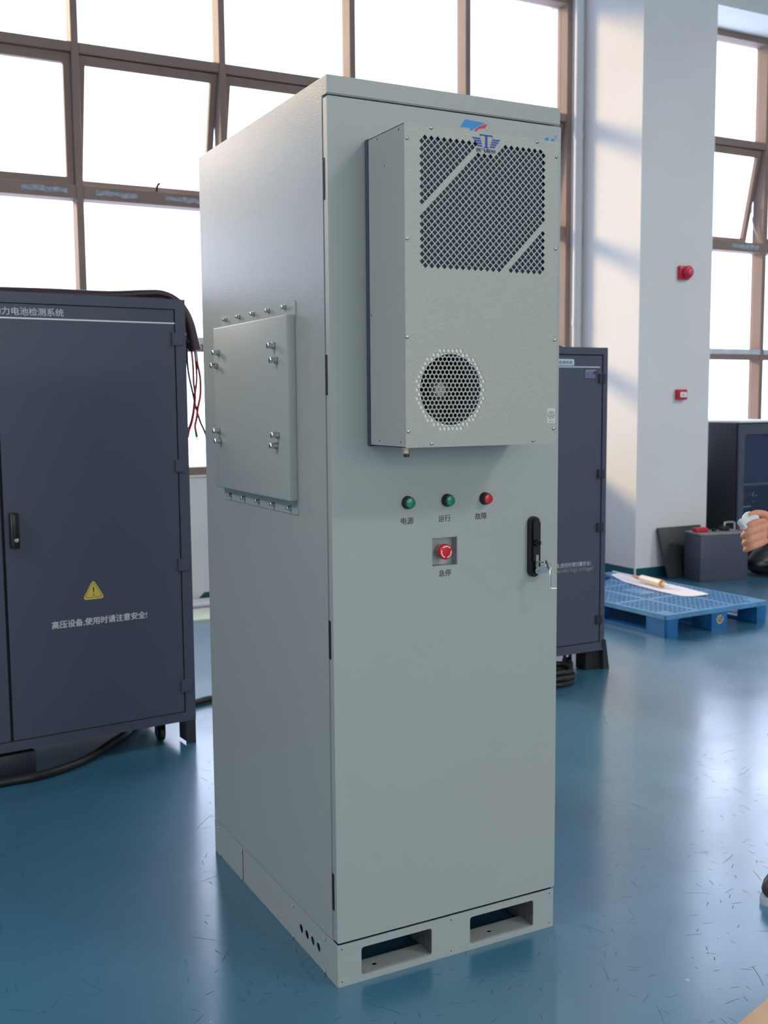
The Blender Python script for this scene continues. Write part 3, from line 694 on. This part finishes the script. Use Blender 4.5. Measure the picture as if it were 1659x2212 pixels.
bm = B(); wallplate(bm, rrect(X(2.005), X(2.186), 1.4830, 1.5130, .006), [], ydl-.001, .001); obj('name_plate', bm, LABELP, rd, 0)
text('lettering', '动力电池检测系统', rd, INK, X(2.020), X(2.1755), 1.4885, 1.5055, ydl-.001)
bm = B(); box(bm, .04, X(2.341), ydl-.0008, ydl, 1.4740, 1.4790); obj('print_line', bm, LABELP, rd, 0)
bm = B(); wallplate(bm, rrect(X(2.2455), X(2.3180), 1.4215, 1.4675, .003), [], ydl-.001, .001); obj('rating_plate', bm, mat('navy_plate', (44, 50, 96), .4), rd, 0)
bm = B()
for i, (a, b_, h) in enumerate(((2.254, 2.315, .0055), (2.250, 2.302, .0035), (2.250, 2.297, .003), (2.250, 2.312, .003), (2.250, 2.314, .003), (2.250, 2.314, .003))):
    z = 1.4610-.0068*i; poly(bm, rect(X(a), X(b_), z-h/2, z+h/2), ydl-.001, .0004)
obj('plate_print', bm, mat('plate_print', (150, 152, 175), .5), rd, 0)
text('lettering', '高压设备,使用时请注意安全!', rd, WHITE, X(2.0240), X(2.2995), .5240, .5460, ydl, thick=.0005)
text('lettering', 'Be careful high voltage!', rd, WHITE, X(2.0640), X(2.3110), .4950, .5185, ydl, thick=.0003)
def foot(x0, x1, dx):
    bm = B()
    P = [(x0, .150, 0), (x1, .150, 0), (x1+dx, .0, 0), (x0+dx, .0, 0)]
    pts = [(x0 if dx > 0 else x0, .150), (x1, .150), (x1+dx, 0), (x0+dx*.3, 0)]
    wallplate(bm, [(p[0], p[1]) for p in pts][::-1], [], -.006, .10); obj('foot', bm, DARK2, RC)
foot(RW-.012, RW+.006, .024); foot(-.006, .012, -.024)
bm = B(); box(bm, RW-.096, RW+.012, .02, .10, .001, .094, .004); obj('foot', bm, INSIDE, RC)
bm = B(); box(bm, -.012, .096, .02, .10, .001, .094, .004); obj('foot', bm, INSIDE, RC)
for x, y in ((.478, .06), (.478, .50), (.15, .06), (.15, .5)): caster(RC, x, y, .034, .098)
bm = B(); tube(bm, [(.30, .25, RT+.006), (.40, .25, RT+.007), (X(2.17), .25, RT+.018), (X(2.245), .25, RT+.024), (X(2.31), .25, RT+.012), (X(2.32), .25, RT+.004)], .004, 8)
tag(obj('thin_cable', bm, RUBBER), 'thin black cable arching on the top of the narrow charcoal cabinet', 'cable').location = (1.73, 1.975, 0)
bm = B()
for k, (r, z) in enumerate(((.115, .014), (.118, .041), (.108, .066))):
    tube(bm, [(1.995+r*math.cos(a+.2*k), 1.90+r*.9*math.sin(a+.2*k), z+.004*math.sin(3*a+k)) for a in [i*math.pi/8 for i in range(17)]], .0125, 10, 3)
tag(obj('cable_coil', bm, RUBBER), 'coil of thick black cable on the floor in front of the narrow charcoal cabinet', 'cable')

# ================================================================== COLUMN FITTINGS
al = thing('fire_alarm_sounder', 'round red fire alarm sounder high on the column', 'fire alarm', (4.717, 3.96, 2.245))
bm = B(); box(bm, -.055, .045, -.028, 0, -.050, .050, .008); obj('backplate', bm, REDP, al)
bm = B(); lathe(bm, (.012, -.028, .004), (0, -1, 0), [(.046, 0), (.046, .022), (.038, .032), (.026, .035), (0, .035)], 30); s = obj('sounder_head', bm, REDP, al)
bm = B(); lathe(bm, (.012, -.062, .004), (0, -1, 0), [(.026, 0), (.024, .012), (.014, .018), (0, .019)], 24); obj('strobe_lens', bm, REDP2, al)
cp = thing('fire_call_point', 'square red manual fire call point with white label, lower on the column', 'fire alarm', (4.708, 3.96, 1.355))
bm = B(); box(bm, -.046, .046, -.036, 0, -.038, .038, .005); obj('housing', bm, REDP, cp)
bm = B(); box(bm, -.024, .040, -.0375, -.035, -.020, .018, .0008, 1); l = obj('label_panel', bm, WHITE, cp)
bm = B()
for z in (-.001, -.006): poly(bm, rect(-.010, .022, z-.0015, z+.0015), -.0375, .0004)
obj('label_print', bm, mat('grey_print', (120, 135, 165), .5), cp, 0)

# ================================================================== PALLET AND WHAT LIES ON IT
yawP = math.radians(2.7)
PL = thing('plastic_pallet', 'blue plastic pallet with a gridded top deck on the floor', 'pallet', (3.113, 2.330, 0), yawP)
PW, PD, PH = .828, 1.30, .130
holes = []
nx, ny = 21, 33
for i in range(nx):
    for j in range(ny):
        if (9 <= i <= 11 and 14 <= j <= 18) or (i in (6, 14)) or (j in (10, 22)): continue
        if (i < 2 or i > 18) and j < 2: continue
        cx, cy = .025+(i+.5)*(PW-.05)/nx, .03+(j+.5)*(PD-.06)/ny
        holes.append(rect(cx-.0128, cx+.0128, cy-.0128, cy+.0128))
bm = B(); topplate(bm, rrect(0, PW, 0, PD, .02), holes, PH, .026); obj('top_deck', bm, mat('sky_sheen_blue_pallet_plastic', (84, 142, 188), 0.3, spec=.6, vary=(10, 0.15)), PL, 0)  # deck colour lightened to imitate the sky's reflection on the blue plastic
bm = B()
def arch(x0, x1, z0, z1, r): return [(x0, z0), (x1, z0)]+[(x1-r+r*math.cos(math.radians(t)), z1-r+r*math.sin(math.radians(t))) for t in range(0, 91, 15)]+[(x0+r+r*math.cos(math.radians(t)), z1-r+r*math.sin(math.radians(t))) for t in range(90, 181, 15)]
for y, th in ((.002, .012), (PD-.002, -.012)):
    ol = [(0.012, 0), (.094, 0)]+[(.094, .094), (.112, .108)]+[(.345, .108), (.362, .094), (.362, 0), (.486, 0), (.486, .094), (.504, .108), (.722, .108), (.740, .094), (.740, 0), (PW-.012, 0), (PW-.012, PH-.006), (.012, PH-.006)]
    wallplate(bm, ol, [], y, th) if th > 0 else plate(bm, [(-p[0], p[1]) for p in ol][::-1], [], (0, y, 0), (-1, 0, 0), (0, 0, 1), -th)
for x in (.002, PW-.014):
    hs = [rect(-.555, -.155, .022, .106), rect(-1.145, -.745, .022, .106)]
    sideplate(bm, rect(-PD+.012, -.012, 0, PH-.006), hs, x, .012)
obj('side_frame', bm, PLASTIC_B, PL, 0)
for x0, x1 in ((.004, .092), (.364, .484), (.742, PW-.004)):
    for y0, y1 in ((.004, .155), (.556, .744), (1.146, PD-.004)):
        bm = B(); box(bm, x0, x1, y0, y1, .001, PH-.0265, .008); obj('block', bm, PLASTIC_B, PL)
for x0, x1 in ((.004, .092), (.364, .484), (.742, PW-.004)):
    bm = B(); box(bm, x0, x1, .156, PD-.156, .001, .02, .003); obj('runner', bm, PLASTIC_B, PL)
bm = B()
P = [(.428+.026*math.cos(math.radians(t)), .062+.026*math.sin(math.radians(t))) for t in range(50, 361, 12)]
Q = [(.428+.018*math.cos(math.radians(t)), .062+.018*math.sin(math.radians(t))) for t in range(50, 361, 12)]
wallplate(bm, P+Q[::-1], [], .0012, .0008); poly(bm, [(.441, .056), (.457, .056), (.456, .076)], .0020, .0008)
poly(bm, [(.418, .068), (.430, .074), (.434, .062), (.428, .052), (.424, .054), (.428, .064)], .0020, .0008)
obj('emblem', bm, GOLD, PL, 0, label='gold circular emblem on the middle block')
bm = B(); sideplate(bm, rrect(-.66, -.63, .040, .085, .008), [], .0012, .0008); obj('white_label', bm, WHITE, PL, 0)

def slab(pts, z, th, wav=.0):
    bm = B(); topplate(bm, pts, [], z+th, th); return bm
sheet = [(3.735, 3.545), (3.825, 3.560), (3.775, 3.34), (3.755, 3.149), (3.785, 3.011), (3.806, 2.934), (3.786, 2.812), (3.782, 2.686), (3.721, 2.667), (3.640, 2.679), (3.592, 2.725), (3.588, 2.888), (3.612, 3.098), (3.625, 3.279), (3.68, 3.418)]
def soft_sheet(name, pts, z, th, m_, amp, cat, label):
    """thin sheet with gentle waves"""
    xs = [p[0] for p in pts]; ys = [p[1] for p in pts]; P = []
    def inside(x, y):
        c = False; n = len(pts)
        for i in range(n):
            (x1, y1), (x2, y2) = pts[i], pts[(i+1) % n]
            if (y1 > y) != (y2 > y) and x < (x2-x1)*(y-y1)/(y2-y1)+x1: c = not c
        return c
    allp = [Vector(p) for p in pts]; n0 = len(allp); E = [(i, (i+1) % n0) for i in range(n0)]
    st = .03; x = min(xs)
    while x < max(xs):
        y = min(ys)
        while y < max(ys):
            if inside(x, y): allp.append(Vector((x, y)))
            y += st
        x += st
    vo, eo, fo, *_ = delaunay_2d_cdt(allp, E, [], 1, 1e-6, True)
    bm = B(); h = lambda p: amp*(1+math.sin(p.x*38+p.y*9)*.5+math.sin(p.y*27)*.5)
    T = [bm.verts.new((p.x, p.y, z+th+h(p))) for p in vo]; Bt = [bm.verts.new((p.x, p.y, z+h(p))) for p in vo]; cnt = {}
    for f in fo:
        a, b_, c = (vo[i] for i in f[:3]); f = list(f) if (b_-a).cross(c-a) > 0 else list(reversed(f))
        bm.faces.new([T[i] for i in f]); bm.faces.new([Bt[i] for i in reversed(f)])
        for i in range(len(f)): cnt[(f[i], f[(i+1) % len(f)])] = 1
    for (a, b_) in cnt:
        if (b_, a) not in cnt: bm.faces.new((T[b_], T[a], Bt[a], Bt[b_]))
    return tag(obj(name, bm, m_, None, 60), label, cat)
soft_sheet('foam_sheet', sheet, PH+.0005, .004, FOAM, .003, 'sheet', 'crumpled white foam sheet lying along the blue pallet under the sealant tube')
soft_sheet('folded_cloth', [(3.46, 3.46), (3.56, 3.43), (3.645, 3.445), (3.665, 3.52), (3.655, 3.60), (3.56, 3.615), (3.48, 3.60)], PH+.0005, .012, CLOTHB, .006, 'cloth', 'crumpled navy cloth on the far end of the blue pallet')
ST = thing('sealant_tube', 'cream sealant tube with a long thin nozzle lying on the white foam sheet', 'tube', (3.667, 2.972, PH+.0365))
ax = Vector((3.690-3.667, 3.183-2.969, 0)); L0 = ax.length; ax.normalize()
bm = B(); lathe(bm, (0, 0, 0), ax, [(.0235, 0), (.0235, L0), (.021, L0+.004), (.008, L0+.006)], 24); obj('cartridge', bm, TUBEP, ST)
bm = B(); lathe(bm, ax*-.006, ax, [(.018, 0), (.0245, .001), (.0245, .010), (.0238, .012)], 24); obj('end_ring', bm, ORANGE, ST)
bm = B(); lathe(bm, ax*-.07, ax, [(.0065, 0), (.0065, .045), (.014, .050), (.014, .066)], 16); obj('plunger', bm, TUBEP, ST)
bm = B(); lathe(bm, ax*(L0+.006), ax, [(.009, 0), (.009, .02), (.012, .03), (.011, .06), (.006, .075), (.005, .10)], 16); obj('nozzle_nut', bm, ORANGE, ST)
bm = B(); lathe(bm, ax*(L0+.105), ax, [(.005, 0), (.0035, .22), (.0018, .23)], 12); obj('nozzle', bm, TUBEP, ST)

# ================================================================== BATTERY BOX, LEANING PANEL, RACK
BX = thing('battery_box', 'dark grey metal battery box with red terminals and a handle on its lid', 'battery', (4.604, 3.600, 0), math.atan2(3.538-3.600, .304))
bw, bd, bh = .395, .215, .352
bm = B(); box(bm, 0, bw, 0, bd, 0, bh-.012, .004); obj('case', bm, DARK, BX)
bm = B(); box(bm, -.003, bw+.003, -.003, bd+.003, bh-.012, bh, .003); obj('lid', bm, GALV, BX)
bm = B(); box(bm, .02, .12, .09, .15, bh, bh+.032, .006); obj('terminal', bm, REDP, BX)
bm = B(); cyl(bm, (.185, .12, bh), (.185, .12, bh+.018), .018, 18); obj('terminal', bm, BLACK, BX, label='black terminal')
bm = B(); box(bm, .245, .305, .10, .15, bh, bh+.034, .004); obj('switch', bm, BLACK, BX)
bm = B(); tube(bm, [(.30, .16, bh), (.30, .16, bh+.045), (.312, .16, bh+.056), (.372, .16, bh+.056), (.384, .16, bh+.045), (.384, .16, bh)], .008, 10, 4); obj('handle', bm, STEEL, BX)

bm = B()
Mlean = Matrix.Translation((4.50, 3.845, 0)) @ Matrix.Rotation(math.radians(-15.5), 4, 'X')
box(bm, -.005, .42, -.016, 0, .0, .380, .002, M=Mlean)
bm.verts.ensure_lookup_table()
for v in bm.verts: v.co.x += (.36-v.co.z)*.06 if v.co.x < 4.6 else 0
zmin = min(v.co.z for v in bm.verts)
for v in bm.verts: v.co.z -= zmin
o = tag(obj('metal_panel', bm, DARK2), 'dark metal panel leaning on the column behind the battery box', 'panel')

RK = thing('server_rack', 'black glass-door equipment rack at the right edge beside the column', 'cabinet', (5.30, 3.93, 0))
bm = B(); box(bm, 0, .62, .03, .75, .09, 1.135, .003)
rb = obj('body', bm, DARK2, RK)
# hollow front: door frame with smoked glass over an equipment bay
bm = B(); wallplate(bm, rect(.004, .616, .092, 1.125), [rrect(.062, .56, .15, 1.045, .03)], 0, .018); obj('door_frame', bm, DARK, RK)
boxobj('door_glass', GLASS_R, RK, .060, .562, .006, .010, .148, 1.047)
bm = B(); box(bm, .05, .57, .0185, .0295, .14, 1.055); obj('bay_liner', bm, mat('rack_reflection_blue', (62, 84, 124), .5), RK)  # liner painted blue in place of a bluish reflection in the door glass
bm = B(); box(bm, .062, .56, .012, .0184, .40, .62, .002); eq = obj('equipment_panel', bm, mat('slate_equipment_panel', (58, 72, 96), .4), RK)
bm = B(); box(bm, .072, .100, .0105, .0125, .555, .588, .001, 1); obj('power_switch', bm, REDB, eq)
bm = B(); box(bm, .124, .155, .0105, .0125, .560, .585, .001, 1); obj('display', bm, SCREEN, eq)
bm = B(); box(bm, .172, .182, .0105, .0125, .558, .590, .001, 1); obj('socket', bm, WHITE, eq)
bm = B(); box(bm, .20, .225, .0105, .0125, .562, .566); box(bm, .17, .19, .0105, .0125, .512, .516); obj('panel_marks', bm, WHITE, eq)
bm = B(); box(bm, .072, .155, .0105, .0125, .476, .484); obj('vent_slot', bm, WHITE, eq)
bm = B(); box(bm, .062, .56, .010, .0184, .64, .665, .002); obj('shelf_edge', bm, mat('grey_shelf', (120, 135, 150), .5), RK)
bm = B(); box(bm, -.002, .622, -.004, .752, 1.135, 1.150, .004); obj('dust_sheet', bm, mat('pale_dust_sheet', (216, 224, 220), .6), RK)
for x, y in ((.08, .1), (.54, .1), (.08, .65), (.54, .65)): caster(RK, x, y, .038, .092)
def blob(name, c, r, sq, m_, label, cat, amp=.12, seed=1, sub=3):
    bm = B(); bmesh.ops.create_icosphere(bm, subdivisions=sub, radius=1)
    rr = random.Random(seed); ph = [rr.uniform(0, 6) for _ in range(6)]
    for v in bm.verts:
        d = v.co.normalized(); k = 1+amp*(math.sin(4*d.x+ph[0])+math.sin(5*d.y+ph[1])+math.sin(6*d.z+ph[2]))*.5+amp*.4*math.sin(11*d.x+9*d.y+ph[3])
        v.co = Vector((d.x*r*sq[0]*k, d.y*r*sq[1]*k, max(d.z, -.72)*r*sq[2]*k))
    zm = min(v.co.z for v in bm.verts)
    for v in bm.verts: v.co += Vector((c[0], c[1], c[2]-zm))
    return tag(obj(name, bm, m_, None, 60), label, cat)
blob('black_bag', (5.30, 3.62, 0), .2, (1.1, .75, .62), mat('glossy_black_bag', (24, 26, 32), .3), 'crumpled glossy black bag on the floor in front of the equipment rack', 'bag', .1, 3)
bm = B(); box(bm, -.07, .07, -.05, .05, 0, .058, .003); o = tag(obj('wood_block', bm, mat('brown_wood', (150, 104, 72), .6, vary=(20, .2))), 'small brown wooden block on the floor at the right edge', 'wood'); o.location = (5.22, 3.38, 0); o.rotation_euler = (0, 0, .3)

# ================================================================== LOW THINGS BY THE WINDOW WALL
bm = B(); box(bm, .55, 2.3, 4.10, 4.42, 0, .012, .002); tag(obj('board', bm, FOAM_Y), 'pale yellow board lying flat on the floor near the window wall', 'board')
bm = B(); box(bm, .70, 2.4, 4.545, 4.745, 0, .016, .003); tag(obj('board', bm, FOAM), 'white plank lying flat along the foot of the window wall', 'board')
bm = B()
box(bm, 0, .42, -.6, 0, 0, .018, .002); o = tag(obj('plywood_sheet', bm, WOOD), 'light plywood sheet on the floor at the lower right corner', 'board'); o.location = (.640, -.560, 0); o.rotation_euler = (0, 0, math.radians(17))

# ================================================================== PERSON AT THE RIGHT EDGE
def skin_mesh(V, Ed, R, lev=2):
    me = bpy.data.meshes.new('s'); me.from_pydata(V, Ed, []); o = bpy.data.objects.new('s', me); COL.objects.link(o)
    md = o.modifiers.new('k', 'SKIN'); md.use_smooth_shade = True
    for i, sv in enumerate(me.skin_vertices[0].data):
        r = R[i]; sv.radius = r if isinstance(r, tuple) else (r, r); sv.use_root = (i == 0)
    sb = o.modifiers.new('b', 'SUBSURF'); sb.levels = lev; sb.render_levels = lev
    dg = bpy.context.evaluated_depsgraph_get(); dg.update()
    out = bpy.data.meshes.new_from_object(o.evaluated_get(dg)); bpy.data.objects.remove(o); return out
def chain(bm, pts, rad, lev=2):
    me = skin_mesh(pts, [(i, i+1) for i in range(len(pts)-1)], rad, lev); bm.from_mesh(me); bpy.data.meshes.remove(me)
def fuse(bm, vox):
    me = bpy.data.meshes.new('f'); bm.to_mesh(me); bm.free(); o = bpy.data.objects.new('f', me); COL.objects.link(o)
    r = o.modifiers.new('r', 'REMESH'); r.mode = 'VOXEL'; r.voxel_size = vox; r.use_smooth_shade = True
    s = o.modifiers.new('s', 'SMOOTH'); s.factor = .5; s.iterations = 3
    dg = bpy.context.evaluated_depsgraph_get(); dg.update()
    out = bpy.data.meshes.new_from_object(o.evaluated_get(dg)); bpy.data.objects.remove(o); return out
PX, PY = 1.50, -.26                                  # hips; faces -x
PE = thing('person', 'person standing at the right edge, only one bare hand with white tissue reaching in', 'person', (PX, PY, 0))
sh_r, sh_l = (0, .165, 1.235), (0, -.165, 1.235)
hipz = .78
bm = B()
chain(bm, [(0, 0, hipz), (0, 0, .95), (.005, 0, 1.10), (0, 0, 1.22), (-.005, 0, 1.29), (-.02, 0, 1.34)], [(.10, .135), (.088, .12), (.10, .14), (.085, .13), (.045, .05), .045])
bmh = B(); bmesh.ops.create_uvsphere(bmh, u_segments=24, v_segments=16, radius=1)
for v in bmh.verts:
    d = v.co; v.co = Vector((d.x*.088-.03-(.012 if d.z < 0 and d.x < 0 else 0), d.y*.070*(1-.18*max(0, -d.z)), d.z*.105+1.415))
merge(bm, bmh)
for a in ((-.122, 0, 1.405, .012), (-.02, .070, 1.41, .016), (-.02, -.070, 1.41, .016), (-.115, 0, 1.365, .014)):
    t_ = B(); bmesh.ops.create_icosphere(t_, subdivisions=2, radius=a[3]); merge(bm, t_, Matrix.Translation(a[:3]))
# arms: right arm bent forward, left arm hanging
elbow, wrist = (.02, .225, .965), (-.265, .158, .985)
chain(bm, [sh_r, (.01, .205, 1.10), elbow, (-.12, .198, .985), wrist], [.055, .046, .040, .036, .026])
chain(bm, [sh_l, (.01, -.21, 1.10), (.03, -.215, .96), (-.01, -.21, .84), (-.03, -.205, .74)], [.055, .046, .038, .034, .025])
chain(bm, [(-.03, -.205, .75), (-.035, -.205, .69), (-.045, -.205, .62)], [.028, .034, .026])
for s in (-1, 1): chain(bm, [(0, s*.075, hipz), (-.02-.02*s, s*.085, .60), (-.05-.04*s, s*.09, .41), (-.045-.055*s, s*.09, .22), (-.05-.075*s, s*.09, .06)], [.085, .072, .052, .050, .036])
# reaching hand: palm and five curled fingers around the tissue
WV = Vector(wrist); hx = Vector((-1, -.25, -.10)).normalized(); hu = Vector((0, .15, 1)).normalized(); hn = hx.cross(hu).normalized()
def hp(a, b_, c): return tuple(WV+hx*a+hu*b_+hn*c)
chain(bm, [hp(-.01, 0, 0), hp(.03, .004, 0), hp(.062, .006, 0)], [(.024, .018), (.036, .018), (.036, .016)])
fg = [(.030, 1.0), (.011, 1.1), (-.009, 1.02), (-.028, .82)]
for b0, k in fg:
    chain(bm, [hp(.045, b0*.85, 0), hp(.073, b0, .004), hp(.073+.027*k, b0*1.02-.004, .016), hp(.073+.030*k, b0-.010, .034), hp(.073+.014*k, b0-.014, .046)], [.0095, .0095, .0086, .0078, .0064])
chain(bm, [hp(.010, .024, .004), hp(.030, .042, .012), hp(.058, .050, .022), hp(.083, .046, .030)], [.0125, .0118, .0098, .0075])
# left hand fingers
for i in range(4): chain(bm, [(-.04, -.225+.013*i, .66), (-.047, -.227+.014*i, .60), (-.052, -.226+.014*i, .575), (-.050, -.222+.013*i, .555)], [.009, .0086, .0075, .006])
chain(bm, [(-.035, -.19, .70), (-.062, -.185, .665), (-.075, -.185, .63)], [.011, .0095, .007])
body_me = fuse(bm, .0042); body_me.name = 'body'; body_me.materials.clear(); body_me.materials.append(SKIN); body_me.shade_smooth(); link('body', body_me, PE)
def cloth(name, parts, m_, vox=.009):
    bm = B()
    for pts, rad in parts: chain(bm, pts, rad)
    me = fuse(bm, vox); me.name = name; me.materials.clear(); me.materials.append(m_); me.shade_smooth(); return link(name, me, PE)
cloth('jacket', [([(0, 0, .74), (0, 0, .95), (.005, 0, 1.10), (0, 0, 1.22), (-.005, 0, 1.285)], [(.112, .15), (.105, .14), (.115, .155), (.10, .145), (.058, .065)]),
    ([sh_r, (.01, .205, 1.10), elbow, (-.06, .210, .975)], [.068, .058, .052, .048]), ([sh_l, (.01, -.21, 1.10), (.03, -.215, .96), (-.01, -.21, .84), (-.025, -.207, .775)], [.068, .058, .050, .046, .042])], SHIRT)
cloth('trousers', [([(0, s*.075, hipz), (-.02-.02*s, s*.085, .60), (-.05-.04*s, s*.09, .41), (-.045-.055*s, s*.09, .22), (-.05-.07*s, s*.09, .09)], [.098, .085, .066, .062, .058]) for s in (-1, 1)]+[([(0, -.02, .80), (0, .02, .80)], [(.105, .12), (.105, .12)])], TROUSER)
bm = B(); bmesh.ops.create_uvsphere(bm, u_segments=20, v_segments=12, radius=1)
for v in bm.verts:
    d = v.co.copy(); v.co = Vector((d.x*.095-.018, d.y*.078, max(d.z, -.15 if d.x > .1 else .32)*.112+1.42))
obj('hair', bm, HAIR, PE, 60)
for yy, xo in ((.088, -.277), (-.09, -.10)):
    bm = B(); bmesh.ops.create_uvsphere(bm, u_segments=20, v_segments=12, radius=1)
    for v in bm.verts:
        d = v.co.copy(); v.co = Vector((xo+.052+d.x*.122, yy+d.y*.043*(1-.12*max(0, d.x)), max(d.z, -.55)*.052*(1.0+.5*max(0, d.x))+.040))
    s_ = obj('shoe', bm, SHOEM, PE, 60)
    bm = B(); topplate(bm, [(xo+.052+.126*math.cos(2*math.pi*i/28), yy+.046*math.sin(2*math.pi*i/28)) for i in range(28)], [], .018, .018); obj('sole', bm, SOLE, s_)
tp = WV+Vector((PX, PY, 0))+hx*.07+hu*.022+hn*.030
bm = B(); bmesh.ops.create_icosphere(bm, subdivisions=3, radius=1)
for v in bm.verts:
    d = v.co.normalized(); k = 1+.18*math.sin(5*d.x+2)+.15*math.sin(7*d.y+d.z*4)
    v.co = tp+(hx*d.x*.045+hu*(d.y*.028+.012*d.x)+hn*d.z*.020)*k
tag(obj('tissue', bm, PAPER, None, 60), 'crumpled white tissue held in the hand at the right edge', 'tissue')
